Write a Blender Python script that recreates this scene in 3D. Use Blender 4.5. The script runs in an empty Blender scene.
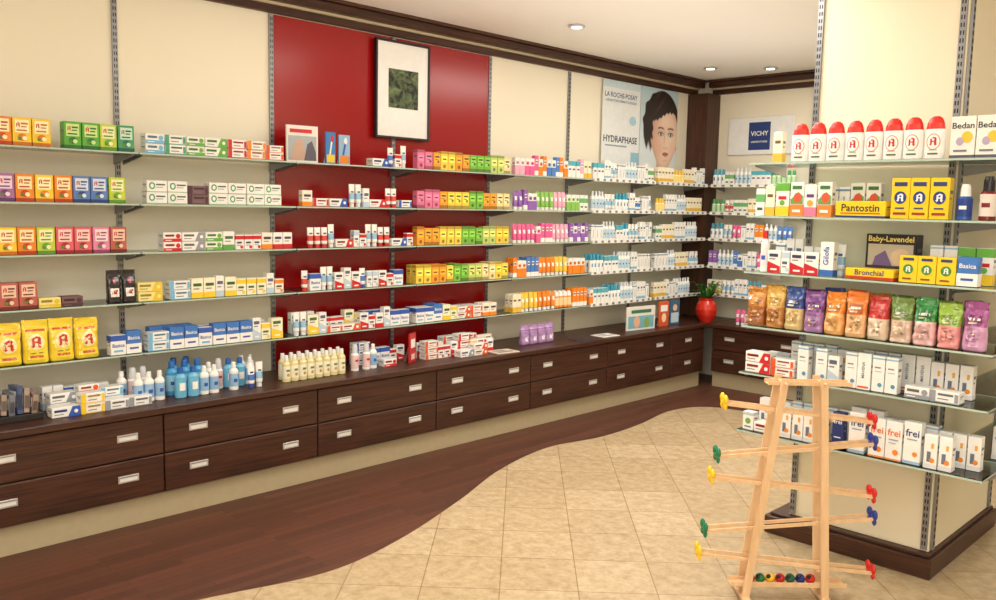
import bpy, bmesh, math, random
from mathutils import Vector, Matrix, noise
random.seed(11)
SC = bpy.context.scene
COL = SC.collection
SC.view_settings.view_transform = 'Standard'

# ------------------------------------------------------------------ materials
def lin(c):
    r = []
    for v in c:
        v = v / 255.0
        r.append(v / 12.92 if v <= 0.04045 else ((v + 0.055) / 1.055) ** 2.4)
    return (r[0], r[1], r[2], 1.0)
_M = {}
def mat(c, rough=0.45, metal=0.0, var=0.08, scale=25.0, coat=0.0):
    k = (tuple(c), rough, metal, coat)
    if k in _M: return _M[k]
    m = bpy.data.materials.new("surface_%d_%d_%d" % tuple(c[:3]))
    m.use_nodes = True
    nt = m.node_tree; b = nt.nodes['Principled BSDF']
    tc = nt.nodes.new('ShaderNodeTexCoord'); n = nt.nodes.new('ShaderNodeTexNoise')
    n.inputs['Scale'].default_value = scale
    mx = nt.nodes.new('ShaderNodeMix'); mx.data_type = 'RGBA'
    a = lin(c)
    mx.inputs[6].default_value = tuple(v * (1 - var) for v in a[:3]) + (1,)
    mx.inputs[7].default_value = tuple(min(1, v * (1 + var)) for v in a[:3]) + (1,)
    nt.links.new(tc.outputs['Object'], n.inputs['Vector'])
    nt.links.new(n.outputs['Fac'], mx.inputs[0])
    nt.links.new(mx.outputs[2], b.inputs['Base Color'])
    b.inputs['Roughness'].default_value = rough
    b.inputs['Metallic'].default_value = metal
    b.inputs['Coat Weight'].default_value = coat
    b.inputs['Coat Roughness'].default_value = 0.08
    _M[k] = m
    return m

def wood_mat(name, c1, c2, scale, rough=0.35, bump=0.1):
    m = bpy.data.materials.new(name); m.use_nodes = True
    nt = m.node_tree; b = nt.nodes['Principled BSDF']
    tc = nt.nodes.new('ShaderNodeTexCoord'); mp = nt.nodes.new('ShaderNodeMapping')
    mp.inputs['Scale'].default_value = scale
    n = nt.nodes.new('ShaderNodeTexNoise'); n.inputs['Scale'].default_value = 1.0
    n.inputs['Detail'].default_value = 6; n.inputs['Distortion'].default_value = 0.8
    cr = nt.nodes.new('ShaderNodeValToRGB')
    cr.color_ramp.elements[0].position = 0.3; cr.color_ramp.elements[0].color = lin(c1)
    cr.color_ramp.elements[1].position = 0.72; cr.color_ramp.elements[1].color = lin(c2)
    bp = nt.nodes.new('ShaderNodeBump'); bp.inputs['Strength'].default_value = bump
    nt.links.new(tc.outputs['Object'], mp.inputs[0]); nt.links.new(mp.outputs[0], n.inputs['Vector'])
    nt.links.new(n.outputs['Fac'], cr.inputs[0]); nt.links.new(cr.outputs[0], b.inputs['Base Color'])
    nt.links.new(n.outputs['Fac'], bp.inputs['Height']); nt.links.new(bp.outputs[0], b.inputs['Normal'])
    b.inputs['Roughness'].default_value = rough
    return m
DARK = wood_mat("dark_oak", (40, 21, 14), (86, 48, 32), (3, 60, 70), 0.4)
DARKV = wood_mat("dark_oak_upright", (48, 25, 16), (88, 50, 32), (45, 45, 3), 0.4)
BEECH = wood_mat("beech_wood", (220, 182, 138), (236, 202, 160), (25, 25, 4), 0.4, 0.03)

def floor_mats():
    m = bpy.data.materials.new("plank_floor"); m.use_nodes = True
    nt = m.node_tree; b = nt.nodes['Principled BSDF']
    tc = nt.nodes.new('ShaderNodeTexCoord'); mp = nt.nodes.new('ShaderNodeMapping')
    mp.inputs['Rotation'].default_value = (0, 0, math.radians(90))
    br = nt.nodes.new('ShaderNodeTexBrick'); br.offset = 0.37
    br.inputs['Scale'].default_value = 1.0; br.inputs['Brick Width'].default_value = 0.7
    br.inputs['Row Height'].default_value = 0.05; br.inputs['Mortar Size'].default_value = 0.001
    br.inputs['Color1'].default_value = lin((100, 57, 39)); br.inputs['Color2'].default_value = lin((78, 43, 29))
    br.inputs['Mortar'].default_value = lin((46, 25, 17))
    mp2 = nt.nodes.new('ShaderNodeMapping'); mp2.inputs['Scale'].default_value = (90, 5, 1)
    n = nt.nodes.new('ShaderNodeTexNoise'); n.inputs['Detail'].default_value = 5
    mx = nt.nodes.new('ShaderNodeMix'); mx.data_type = 'RGBA'; mx.blend_type = 'MULTIPLY'
    mx.inputs[0].default_value = 0.5
    cr = nt.nodes.new('ShaderNodeValToRGB'); cr.color_ramp.elements[0].color = (.45, .45, .45, 1)
    cr.color_ramp.elements[0].position = .3; cr.color_ramp.elements[1].position = .7
    L = nt.links.new
    L(tc.outputs['Object'], mp.inputs[0]); L(mp.outputs[0], br.inputs[0])
    L(tc.outputs['Object'], mp2.inputs[0]); L(mp2.outputs[0], n.inputs['Vector']); L(n.outputs['Fac'], cr.inputs[0])
    L(br.outputs['Color'], mx.inputs[6]); L(cr.outputs[0], mx.inputs[7]); L(mx.outputs[2], b.inputs['Base Color'])
    b.inputs['Roughness'].default_value = 0.5
    t = bpy.data.materials.new("stone_tile"); t.use_nodes = True
    nt = t.node_tree; b = nt.nodes['Principled BSDF']
    tc = nt.nodes.new('ShaderNodeTexCoord'); mp = nt.nodes.new('ShaderNodeMapping')
    mp.inputs['Rotation'].default_value = (0, 0, math.radians(-43))
    br = nt.nodes.new('ShaderNodeTexBrick'); br.offset = 0.0
    br.inputs['Scale'].default_value = 1.0; br.inputs['Brick Width'].default_value = 0.33
    br.inputs['Row Height'].default_value = 0.33; br.inputs['Mortar Size'].default_value = 0.003
    br.inputs['Mortar Smooth'].default_value = 0.5
    br.inputs['Color1'].default_value = lin((200, 180, 148)); br.inputs['Color2'].default_value = lin((187, 166, 133))
    br.inputs['Mortar'].default_value = lin((146, 124, 92))
    n = nt.nodes.new('ShaderNodeTexNoise'); n.inputs['Scale'].default_value = 18; n.inputs['Detail'].default_value = 10
    n.inputs['Roughness'].default_value = .7
    cr = nt.nodes.new('ShaderNodeValToRGB'); cr.color_ramp.elements[0].color = lin((212, 200, 182))
    cr.color_ramp.elements[0].position = .34; cr.color_ramp.elements[1].position = .64
    mx = nt.nodes.new('ShaderNodeMix'); mx.data_type = 'RGBA'; mx.blend_type = 'MULTIPLY'; mx.inputs[0].default_value = .9
    bp = nt.nodes.new('ShaderNodeBump'); bp.inputs['Strength'].default_value = .1; bp.invert = True
    L = nt.links.new
    L(tc.outputs['Object'], mp.inputs[0]); L(mp.outputs[0], br.inputs[0]); L(tc.outputs['Object'], n.inputs['Vector'])
    L(n.outputs['Fac'], cr.inputs[0]); L(br.outputs['Color'], mx.inputs[6]); L(cr.outputs[0], mx.inputs[7])
    L(mx.outputs[2], b.inputs['Base Color']); L(br.outputs['Fac'], bp.inputs['Height']); L(bp.outputs[0], b.inputs['Normal'])
    b.inputs['Roughness'].default_value = 0.32
    return m, t
PLANK, TILE = floor_mats()

def glass_mat():
    m = bpy.data.materials.new("shelf_glass"); m.use_nodes = True
    nt = m.node_tree; nt.nodes.clear()
    o = nt.nodes.new('ShaderNodeOutputMaterial'); t = nt.nodes.new('ShaderNodeBsdfTransparent')
    t.inputs[0].default_value = (.8, .88, .83, 1)
    g = nt.nodes.new('ShaderNodeBsdfGlossy'); g.inputs['Roughness'].default_value = .03
    f = nt.nodes.new('ShaderNodeFresnel'); f.inputs[0].default_value = 1.45
    mx = nt.nodes.new('ShaderNodeMixShader')
    nt.links.new(f.outputs[0], mx.inputs[0]); nt.links.new(t.outputs[0], mx.inputs[1]); nt.links.new(g.outputs[0], mx.inputs[2])
    nt.links.new(mx.outputs[0], o.inputs[0])
    return m
GLASS = glass_mat()
EDGE = mat((182, 204, 190), 0.15)
CREAM2 = mat((244, 234, 208), 0.5, var=.02, scale=3)
METAL = mat((150, 152, 156), 0.35, 0.7)
ALU = mat((205, 205, 205), 0.3, 0.6)
BLACK = mat((18, 17, 18), 0.4)
SLOT = mat((30, 30, 32), 0.8)
W = (246, 245, 242)

# ------------------------------------------------------------------ text cache
_T = {}
def text_data(s):
    if s in _T: return _T[s]
    cu = bpy.data.curves.new("lettering", 'FONT'); cu.body = s; cu.resolution_u = 2; cu.size = 1; cu.offset = .015
    ob = bpy.data.objects.new("lettering", cu); COL.objects.link(ob)
    bpy.context.view_layer.update()
    me = bpy.data.meshes.new_from_object(ob.evaluated_get(bpy.context.evaluated_depsgraph_get()))
    vs = [v.co.copy() for v in me.vertices]; fs = [tuple(p.vertices) for p in me.polygons]
    x0 = min(v.x for v in vs); x1 = max(v.x for v in vs); y0 = min(v.y for v in vs); y1 = max(v.y for v in vs)
    cx = (x0 + x1) / 2; cy = (y0 + y1) / 2; w = x1 - x0
    vs = [((v.x - cx) / w, (v.y - cy) / w) for v in vs]
    bpy.data.objects.remove(ob); bpy.data.curves.remove(cu); bpy.data.meshes.remove(me)
    _T[s] = (vs, fs); return _T[s]
# blocky black-letter A used as the pharmacy mark (unit width), cut into small quads
APOLY = [[(-.42,.28),(-.2,.2),(.14,.4),(.02,.56)],[(.02,.56),(.14,.4),(.38,.36),(.3,.48)],
         [(.12,.4),(.38,.36),(.38,.1),(.12,.1)],[(.12,.1),(.38,.1),(.38,-.16),(.12,-.16)],[(.12,-.16),(.38,-.16),(.38,-.36),(.12,-.36)],[(.08,-.36),(.5,-.34),(.28,-.56)],
         [(-.36,.26),(-.14,.2),(-.14,.0),(-.36,.0)],[(-.36,.0),(-.14,.0),(-.14,-.2),(-.36,-.2)],[(-.36,-.2),(-.14,-.2),(-.16,-.36),(-.36,-.36)],[(-.5,-.34),(-.1,-.36),(-.32,-.54)],
         [(-.14,.06),(.12,.06),(.12,-.08),(-.14,-.08)]]

# ------------------------------------------------------------------ mesh builder
class MB:
    def __init__(s): s.v = []; s.f = []; s.mi = []; s.mats = []; s.sm = []
    def idx(s, m):
        if m not in s.mats: s.mats.append(m)
        return s.mats.index(m)
    def add(s, vs, fs, m, smooth=False):
        o = len(s.v); i = s.idx(m); s.v += [tuple(v) for v in vs]
        for f in fs: s.f.append(tuple(o + k for k in f)); s.mi.append(i); s.sm.append(smooth)
        return s
    def box(s, x0, x1, y0, y1, z0, z1, m, bev=0.0):
        if bev <= 0:
            vs = [(x0,y0,z0),(x1,y0,z0),(x1,y1,z0),(x0,y1,z0),(x0,y0,z1),(x1,y0,z1),(x1,y1,z1),(x0,y1,z1)]
            return s.add(vs, [(0,3,2,1),(4,5,6,7),(0,1,5,4),(1,2,6,5),(2,3,7,6),(3,0,4,7)], m)
        bm = bmesh.new(); bmesh.ops.create_cube(bm, size=1)
        for v in bm.verts:
            v.co = Vector(((x0+x1)/2 + v.co.x*(x1-x0), (y0+y1)/2 + v.co.y*(y1-y0), (z0+z1)/2 + v.co.z*(z1-z0)))
        bmesh.ops.bevel(bm, geom=bm.edges[:], offset=bev, segments=1, affect='EDGES')
        bm.verts.index_update()
        s.add([v.co for v in bm.verts], [tuple(v.index for v in f.verts) for f in bm.faces], m); bm.free(); return s
    def loft(s, secs, segs=16, cx=0, cy=0, cap=True):
        rings = []
        for (z, rx, ry, n, m) in secs:
            r = []
            for k in range(segs):
                a = 2*math.pi*k/segs; c, sn = math.cos(a), math.sin(a)
                r.append((cx + rx*math.copysign(abs(c)**(2/n), c), cy + ry*math.copysign(abs(sn)**(2/n), sn), z))
            rings.append(r)
        for j in range(len(secs)-1):
            s.add(rings[j]+rings[j+1], [(k,(k+1)%segs,segs+(k+1)%segs,segs+k) for k in range(segs)], secs[j][4], True)
        if cap:
            s.add(rings[0], [tuple(range(segs-1,-1,-1))], secs[0][4])
            s.add(rings[-1], [tuple(range(segs))], secs[-1][4])
        return s
    def tube(s, p, q, r, m, segs=8):
        p = Vector(p); q = Vector(q); d = (q-p).normalized()
        u = d.orthogonal().normalized(); w = d.cross(u); vs = []
        for c in (p, q):
            for k in range(segs):
                a = 2*math.pi*k/segs; vs.append(c + r*(math.cos(a)*u + math.sin(a)*w))
        fs = [(k,(k+1)%segs,segs+(k+1)%segs,segs+k) for k in range(segs)]
        s.add(vs, fs, m, True)
        s.add(vs[:segs], [tuple(range(segs-1,-1,-1))], m); s.add(vs[segs:], [tuple(range(segs))], m); return s
    def ball(s, c, r, m, sx=1, sy=1, sz=1, u=14, v=9):
        vs = [(c[0],c[1],c[2]-r*sz)]
        for j in range(1, v):
            t = -math.pi/2 + math.pi*j/v
            for k in range(u):
                a = 2*math.pi*k/u
                vs.append((c[0]+r*sx*math.cos(t)*math.cos(a), c[1]+r*sy*math.cos(t)*math.sin(a), c[2]+r*sz*math.sin(t)))
        vs.append((c[0],c[1],c[2]+r*sz)); fs = [(0,1+(k+1)%u,1+k) for k in range(u)]
        for j in range(v-2):
            for k in range(u): fs.append((1+j*u+k,1+j*u+(k+1)%u,1+(j+1)*u+(k+1)%u,1+(j+1)*u+k))
        e = len(vs)-1
        for k in range(u): fs.append((1+(v-2)*u+k,1+(v-2)*u+(k+1)%u,e))
        return s.add(vs, fs, m, True)
    def art(s, items, hw, h, surf, rough=.5, grid=8, coat=0.0, lift=0.0):
        lay = 0
        for a in items:
            k = a[0]; lay += 1; off = 0.0005 + 0.00025*lay; m = mat(a[-1], rough, coat=coat)
            if k == 'r':
                nx = grid; nz = max(1, grid//2) if a[4]-a[3] > .15 else 1; vs = []; fs = []
                for j in range(nz+1):
                    for i in range(nx+1):
                        x = (a[1]+(a[2]-a[1])*i/nx)*hw; z = (a[3]+(a[4]-a[3])*j/nz)*h
                        vs.append((x, surf(x, z)-off, z))
                for j in range(nz):
                    for i in range(nx):
                        q = j*(nx+1)+i; fs.append((q, q+1, q+nx+2, q+nx+1))
                s.add(vs, fs, m, coat > 0)
            elif k == 'd':
                cx = a[1]*hw; cz = a[2]*h; rx = a[3]; rz = a[4]; n = 16; off += lift*.4
                vs = [(cx, surf(cx, cz)-off, cz)]
                for g_ in (.5, 1):
                    for q in range(n):
                        x = cx+g_*rx*math.cos(2*math.pi*q/n); z = cz+g_*rz*math.sin(2*math.pi*q/n)
                        vs.append((x, surf(x, z)-off, z))
                s.add(vs, [(0, 1+q, 1+(q+1) % n) for q in range(n)]+[(1+q, 17+q, 17+(q+1) % n, 1+(q+1) % n) for q in range(n)], m)
            elif k == 't' or k == 'v':
                tv, tf = text_data(a[1]); cx = a[2]*hw; cz = a[3]*h; w = a[4]
                vs = []
                for (x, y) in tv:
                    X, Z = (cx+x*w, cz+y*w) if k == 't' else (cx-y*w, cz+x*w)
                    vs.append((X, surf(X, Z)-off, Z))
                s.add(vs, tf, m)
            elif k == 'A':
                off += lift
                for pl in APOLY:
                    vs = []
                    for (x, y) in pl:
                        X, Z = a[1]*hw+x*a[3], a[2]*h+y*a[3]; vs.append((X, surf(X, Z)-off, Z))
                    s.add(vs, [tuple(range(len(vs)))], m)
                    off += .00003
            elif k == 'p':
                vs = [(x*hw, surf(x*hw, z*h)-off, z*h) for (x, z) in a[1]]
                s.add(vs, [tuple(range(len(vs)))], m)
        return s
    def mesh(s, name):
        me = bpy.data.meshes.new(name); me.from_pydata(s.v, [], s.f)
        for m in s.mats: me.materials.append(m)
        for p, i, sm in zip(me.polygons, s.mi, s.sm): p.material_index = i; p.use_smooth = sm
        me.update(); return me

def obj(name, me, loc=(0,0,0), rz=0, parent=None, label=None, cat=None, group=None, kind=None, rx=0):
    o = bpy.data.objects.new(name, me); COL.objects.link(o)
    o.location = loc; o.rotation_euler = (rx, 0, rz)
    if parent: o.parent = parent
    if label: o["label"] = label
    if cat: o["category"] = cat
    if group: o["group"] = group
    if kind: o["kind"] = kind
    return o

# ------------------------------------------------------------------ room
def room_box(name, x0,x1,y0,y1,z0,z1, m):
    return obj(name, MB().box(x0,x1,y0,y1,z0,z1,m).mesh(name), kind="structure")
CH = 2.82
WALL = mat((247, 240, 220), 0.6, var=.02, scale=2)
CEIL = mat((246, 241, 234), 0.7, var=.02, scale=2)
room_box("wall_left", -.1, 0, -2.6, 7.5, 0, CH, WALL)
room_box("wall_back", 0, 7.0, 7.4, 7.5, 0, CH, WALL)
room_box("wall_right", 7.0, 7.1, -2.6, 7.5, 0, CH, WALL)
room_box("wall_front", 0, 7.0, -2.6, -2.5, 0, CH, WALL)
room_box("ceiling", -.1, 7.1, -2.6, 7.5, CH, CH+.1, CEIL)
room_box("floor", -.1, 7.1, -2.6, 7.5, -.1, 0, PLANK)
pts = [(1.05,-2.5),(1.1,-1.0),(1.2,.4),(1.33,1.1),(1.45,1.6),(1.56,2.07),(1.48,2.53),(1.265,3.12),(1.03,3.67),(.9,4.25),(.97,4.75),(.94,5.25),(.85,5.75),(.92,6.08),(1.15,6.22),(1.8,6.27),(3.0,6.27),(5.0,6.27),(6.98,6.27)]
cv = []
for i in range(len(pts)-1):
    p0 = Vector(pts[max(i-1,0)]); p1 = Vector(pts[i]); p2 = Vector(pts[i+1]); p3 = Vector(pts[min(i+2,len(pts)-1)])
    for k in range(8):
        t = k/8; cv.append(.5*((2*p1)+(-p0+p2)*t+(2*p0-5*p1+4*p2-p3)*t*t+(-p0+3*p1-3*p2+p3)*t**3))
cv.append(Vector(pts[-1])); cv.append(Vector((6.98,-2.5)))
n = len(cv); mb = MB()
mb.add([(p.x,p.y,.004) for p in cv], [tuple(range(n-1,-1,-1))], TILE)
mb.add([(p.x,p.y,.004) for p in cv]+[(p.x,p.y,0) for p in cv], [(k,(k+1)%n,n+(k+1)%n,n+k) for k in range(n)], mat((60,35,22)))
obj("floor", mb.mesh("tile_field"), kind="structure")

def crown(name, L, loc, rz):
    mb = MB()
    mb.box(0, L, -.035, 0, 2.69, 2.735, DARK, .004)
    mb.box(0, L, -.05, 0, 2.735, 2.75, mat((206,190,158)))
    mb.box(0, L, -.11, 0, 2.75, 2.80, DARK, .006)
    mb.box(0, L, -.13, 0, 2.80, 2.819, mat((80,48,34)))
    obj(name, mb.mesh(name), loc, rz, kind="structure")
crown("trim_1", 9.7, (.001,-2.4,0), math.radians(90))
crown("trim_2", 6.4, (.15,7.399,0), 0)
room_box("trim_3", .001, .22, 7.18, 7.398, .59, 2.685, DARKV)
room_box("trim_4", 1.17, 1.30, 7.33, 7.398, .59, 2.685, DARKV)
mb = MB(); mb.loft([(0,.055,.055,2,ALU),(-.012,.06,.06,2,ALU),(-.014,.045,.045,2,ALU)][::-1], 20, cap=True)
spot_me = mb.mesh("spot_ring")
e = bpy.data.materials.new("lamp_glow"); e.use_nodes = True
e.node_tree.nodes['Principled BSDF'].inputs['Emission Color'].default_value = (1,.95,.85,1)
e.node_tree.nodes['Principled BSDF'].inputs['Emission Strength'].default_value = 3
lens_me = MB().loft([(-.017,.036,.036,2,e),(-.0142,.036,.036,2,e)], 16).mesh("lamp_lens")
for (x, y) in [(.76,4.6),(.55,6.65),(.95,6.95),(.76,2.6),(2.6,6.7)]:
    o = obj("ceiling_spotlight", spot_me, (x,y,CH-.0005), label="small round recessed spotlight with metal ring in the ceiling", cat="lamp", group="recessed ceiling spotlights")
    obj("lamp_lens", lens_me, parent=o)

# ------------------------------------------------------------------ wall uprights and panels
Z0 = .582
BAYS = [.03+.9*k for k in range(8)] + [7.17]
def upright_mesh(h):
    mb = MB().box(-.013,.013,-.012,0,0,h,METAL)
    z = .02
    while z < h-.03:
        mb.box(-.008,-.003,-.0128,-.0118,z,z+.018,SLOT); mb.box(.003,.008,-.0128,-.0118,z,z+.018,SLOT); z += .032
    return mb.mesh("slotted_upright")
UM = upright_mesh(2.685-Z0)
for y in BAYS[:-1]:
    if abs(y-3.63) < .01: continue
    obj("slotted_upright", UM, (.003,y,Z0), math.radians(90), label="grey metal slotted shelf upright fixed to the wall", cat="shelf rail", group="wall shelf uprights")
RED = mat((158, 8, 14), 0.22, var=.02)
for y in (2.745, 3.635):
    obj("red_wall_panel", MB().box(.003,.883 if y<3 else .882,-.008,0,Z0+.002,2.685,RED,.001).mesh("red_wall_panel"), (.001,y,0), math.radians(90),
        label="glossy dark red back panel behind the glass shelves", cat="wall panel", group="red back panels")
obj("slotted_upright", UM, (.012,3.63,Z0), math.radians(90), label="grey metal slotted shelf upright over the red panels", cat="shelf rail", group="wall shelf uprights")

# ------------------------------------------------------------------ glass shelves
def shelf_mesh(w, d):
    mb = MB(); t = .008
    vs = [(0,-d,-t),(w,-d,-t),(w,0,-t),(0,0,-t),(0,-d,0),(w,-d,0),(w,0,0),(0,0,0)]
    mb.add(vs, [(0,3,2,1),(4,5,6,7)], GLASS); mb.add(vs, [(0,1,5,4),(1,2,6,5),(2,3,7,6),(3,0,4,7)], EDGE)
    return mb.mesh("glass_shelf")
def bracket_mesh(d):
    mb = MB(); L = d*.93; p = [(0,-.009),(-L,-.009),(-L,-.017),(-.03,-.05),(0,-.055)]
    s0, s1 = -.003, .003
    vs = [(s0,y,z) for y, z in p]+[(s1,y,z) for y, z in p]; n = 5
    mb.add(vs, [tuple(range(n)), tuple(range(2*n-1,n-1,-1))]+[(k,k+n,(k+1)%n+n,(k+1)%n) for k in range(n)], METAL)
    return mb.mesh("shelf_bracket")
def rail_mesh(w, d):
    mb = MB().box(.02,w-.02,-d-.004,-d-.001,-.016,.014,mat((240,240,236),.4),.001)
    x = .05
    while x < w-.06: mb.box(x,x+.03,-d-.0048,-d-.0038,-.011,.007,mat((120,120,124))); x += .085
    return mb.mesh("price_rail")
def add_shelf(loc, rz, w, d, grp, rail=False, label="clear glass shelf with greenish edge on metal brackets"):
    o = obj("glass_shelf", shelf_mesh(w, d), loc, rz, label=label, cat="shelf", group=grp)
    bm_ = bracket_mesh(d)
    for x in (.02, w-.02): obj("shelf_bracket", bm_, (x,0,0), 0, parent=o)
    if rail: obj("price_rail", rail_mesh(w, d), parent=o)
SH = [1.83, 1.576, 1.333, 1.08, .82]
for k in range(len(BAYS)-1):
    for z in SH:
        add_shelf((.018, BAYS[k]+.004, z), math.radians(90), BAYS[k+1]-BAYS[k]-.008, .255, "glass shelves on the long wall", rail=(k >= 6))

# ------------------------------------------------------------------ drawer cabinets
def cabinet(loc, rz, w, grp):
    p = obj("drawer_cabinet", None, loc, rz, label="low dark oak cabinet with two wide drawers and metal grips", cat="cabinet", group=grp)
    mb = MB().box(.002,w-.002,-.46,0,.14,.545,DARK); mb.box(0,w,-.44,-.40,0,.14,mat((186,172,140),.5))
    obj("body", mb.mesh("cabinet_body"), parent=p)
    hm = MB().box(-.05,.05,-.004,0,-.018,.018,ALU,.0015)
    hm.box(-.042,.042,-.0055,-.003,-.011,.009,mat((228,228,224),.35),.001); hm.box(-.042,.042,-.007,-.004,.009,.013,METAL)
    hm = hm.mesh("grip")
    for z0, z1 in ((.145,.338),(.346,.541)):
        d = obj("drawer", MB().box(.004,w-.004,-.48,-.461,z0,z1,DARK,.003).mesh("drawer_front"), parent=p)
        for fx in ((.2,.8) if w > .7 else (.5,)):
            obj("handle", hm, (w*fx,-.480,(z0+z1)/2+.01), parent=d, label="brushed metal recessed grip")
for k in range(-2, 7):
    cabinet((.005,.03+.9*k,0), math.radians(90), .9, "wall drawer cabinets")
cabinet((.005,6.33,0), math.radians(90), .53, "wall drawer cabinets")
for k in range(3):
    cabinet((.53+.9*k,7.395,0), 0, .9, "wall drawer cabinets")
obj("worktop", MB().box(-2.4,7.4,-.505,0,.547,Z0,DARK,.004).mesh("worktop"), (.002,-.002,0), math.radians(90), label="long dark oak counter top over the drawer cabinets", cat="counter")
obj("worktop", MB().box(0,2.72,-.52,0,.547,Z0,DARK,.004).mesh("worktop"), (.509,7.396,0), 0, label="dark oak counter top along the end wall", cat="counter")

# ------------------------------------------------------------------ product prototypes
P = {}; VAR = {}
def shade(c, f): return tuple(max(0, min(255, int(v*f))) for v in c)
def carton(key, name, label, w, d, h, c, bands=(), art=(), cat="box"):
    mb = MB().box(-w/2,w/2,-d/2,d/2,0,h,mat(c),.0015)
    e = .0005
    for (a, b, cc) in bands:
        x, y, z0, z1 = w/2+e, d/2+e, a*h+.001, b*h-.001
        vs = [(-x,-y,z0),(x,-y,z0),(x,y,z0),(-x,y,z0),(-x,-y,z1),(x,-y,z1),(x,y,z1),(-x,y,z1)]
        mb.add(vs, [(0,1,5,4),(1,2,6,5),(2,3,7,6),(3,0,4,7)], mat(cc))
    mb.box(-w/2+.003,w/2-.003,-d/2+.002,d/2-.006,h-.0002,h+.0006,mat(shade(c,.92)))
    mb.art(art, w/2, h, lambda x, z: -d/2-e, grid=2)
    for s_ in (-1, 1):
        x = s_*(w/2+.0011)
        for (a0, a1, z0, z1, cc) in ((-.7,.5,.62,.7,(110,110,120)),(-.7,.1,.48,.53,(150,150,155))):
            vs = [(x,a0*d/2,z0*h),(x,a1*d/2,z0*h),(x,a1*d/2,z1*h),(x,a0*d/2,z1*h)]
            mb.add(vs, [(0,1,2,3)], mat(cc))
    P[key] = dict(me=mb.mesh(name), parts=[], name=name, label=label, cat=cat, w=w, d=d, h=h)
def lofted(key, name, label, w, d, h, secs, art=(), cat="bottle", cap=None, segs=16, capname="cap", crumple=0, rough=.5, coat=0.0):
    mb = MB(); mb.loft(secs, segs)
    def surf(x, z):
        for j in range(len(secs)-1):
            if secs[j][0] <= z <= secs[j+1][0] and secs[j+1][0] > secs[j][0]:
                t = (z-secs[j][0])/(secs[j+1][0]-secs[j][0])
                rx = secs[j][1]*(1-t)+secs[j+1][1]*t; ry = secs[j][2]*(1-t)+secs[j+1][2]*t; n = secs[j][3]*(1-t)+secs[j+1][3]*t
                q = min(.995, abs(x)/rx); return -ry*(1-q**n)**(1/n)
        return -d/2
    mb.art(art, w/2, h, surf, rough, 16 if crumple else 8, coat, .003 if crumple else 0); parts = []
    if crumple:
        sd = Vector((len(P)*3.1, 0, 0)); nv = []
        for (x, y, z) in mb.v:
            k = crumple*min(1, z/(.1*h))
            q = Vector((x, 0 if y < 0 else 1, z))*32+sd
            a = noise.noise(q)*.6+abs(noise.noise(q*2.1))*.7-.15
            b = noise.noise(Vector((z*45, y*10, 0))+sd)*.35
            nv.append((x*(1+b*k*14), y+(a*k if y < 0 else -a*k), z+(.3*k*noise.noise(Vector((x*40,3,0))+sd) if z > .8*h else 0)))
        mb.v = nv
    if cap: parts.append((capname, MB().loft(cap, segs).mesh(capname)))
    P[key] = dict(me=mb.mesh(name), parts=parts, name=name, label=label, cat=cat, w=w, d=d, h=h)
def bottle(key, label, w, h, bc, cc, lab=None, art=(), flat=1.0, style='round', name="lotion_bottle"):
    B = mat(bc, .3); K = mat(cc, .35); L = mat(lab, .45) if lab else B; r = w/2; f = flat
    if style == 'round':
        s = [(0,.9*r,.9*r*f,2,B),(.02*h,r,r*f,2,B),(.14*h,r,r*f,2,L),(.6*h,r,r*f,2,B),(.68*h,r,r*f,2,B),(.76*h,.7*r,.7*r*f,2,B),(.8*h,.4*r,.4*r,2,B),(.82*h,.4*r,.4*r,2,B)]
        c = [(.805*h,.5*r,.5*r,2,K),(.98*h,.46*r,.46*r,2,K),(h,.36*r,.36*r,2,K)]
    elif style == 'oval':
        s = [(0,.88*r,.85*r*f,2.3,B),(.02*h,.97*r,.96*r*f,2.3,B),(.15*h,r,r*f,2.3,L),(.62*h,r,r*f,2.3,B),(.7*h,.93*r,.93*r*f,2.2,B)]
        c = [(.702*h,.93*r,.93*r*f,2.2,K),(.84*h,.84*r,.84*r*f,2.1,K),(.95*h,.62*r,.64*r*f,2,K),(h,.32*r,.34*r*f,2,K)]
    elif style == 'spray':
        s = [(0,.9*r,.9*r,2,B),(.02*h,r,r,2,B),(.1*h,r,r,2,L),(.6*h,r,r,2,B),(.66*h,.8*r,.8*r,2,B)]
        c = [(.662*h,.72*r,.72*r,2,K),(.9*h,.66*r,.66*r,2,K),(h,.5*r,.5*r,2,K)]
    lofted(key, name, label, w, w*f, h, s, art, "bottle", c)
def tubep(key, label, w, h, bc, cc, band=None, art=()):
    B = mat(bc, .35); K = mat(cc, .35); L = mat(band, .4) if band else B; r = w/2
    s = [(.16*h,.6*r,.6*r,2,B),(.2*h,.84*r,.84*r,2,B),(.34*h,.86*r,.8*r,2,L),(.6*h,.92*r,.52*r,2,B),(.93*h,r,.12*r,2.2,B),(h,r,.08*r,2.5,B)]
    lofted(key, "cream_tube", label, w, w*.86, h, s, art, "tube", [(0,.72*r,.72*r,2,K),(.155*h,.66*r,.66*r,2,K)], 14)
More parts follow.
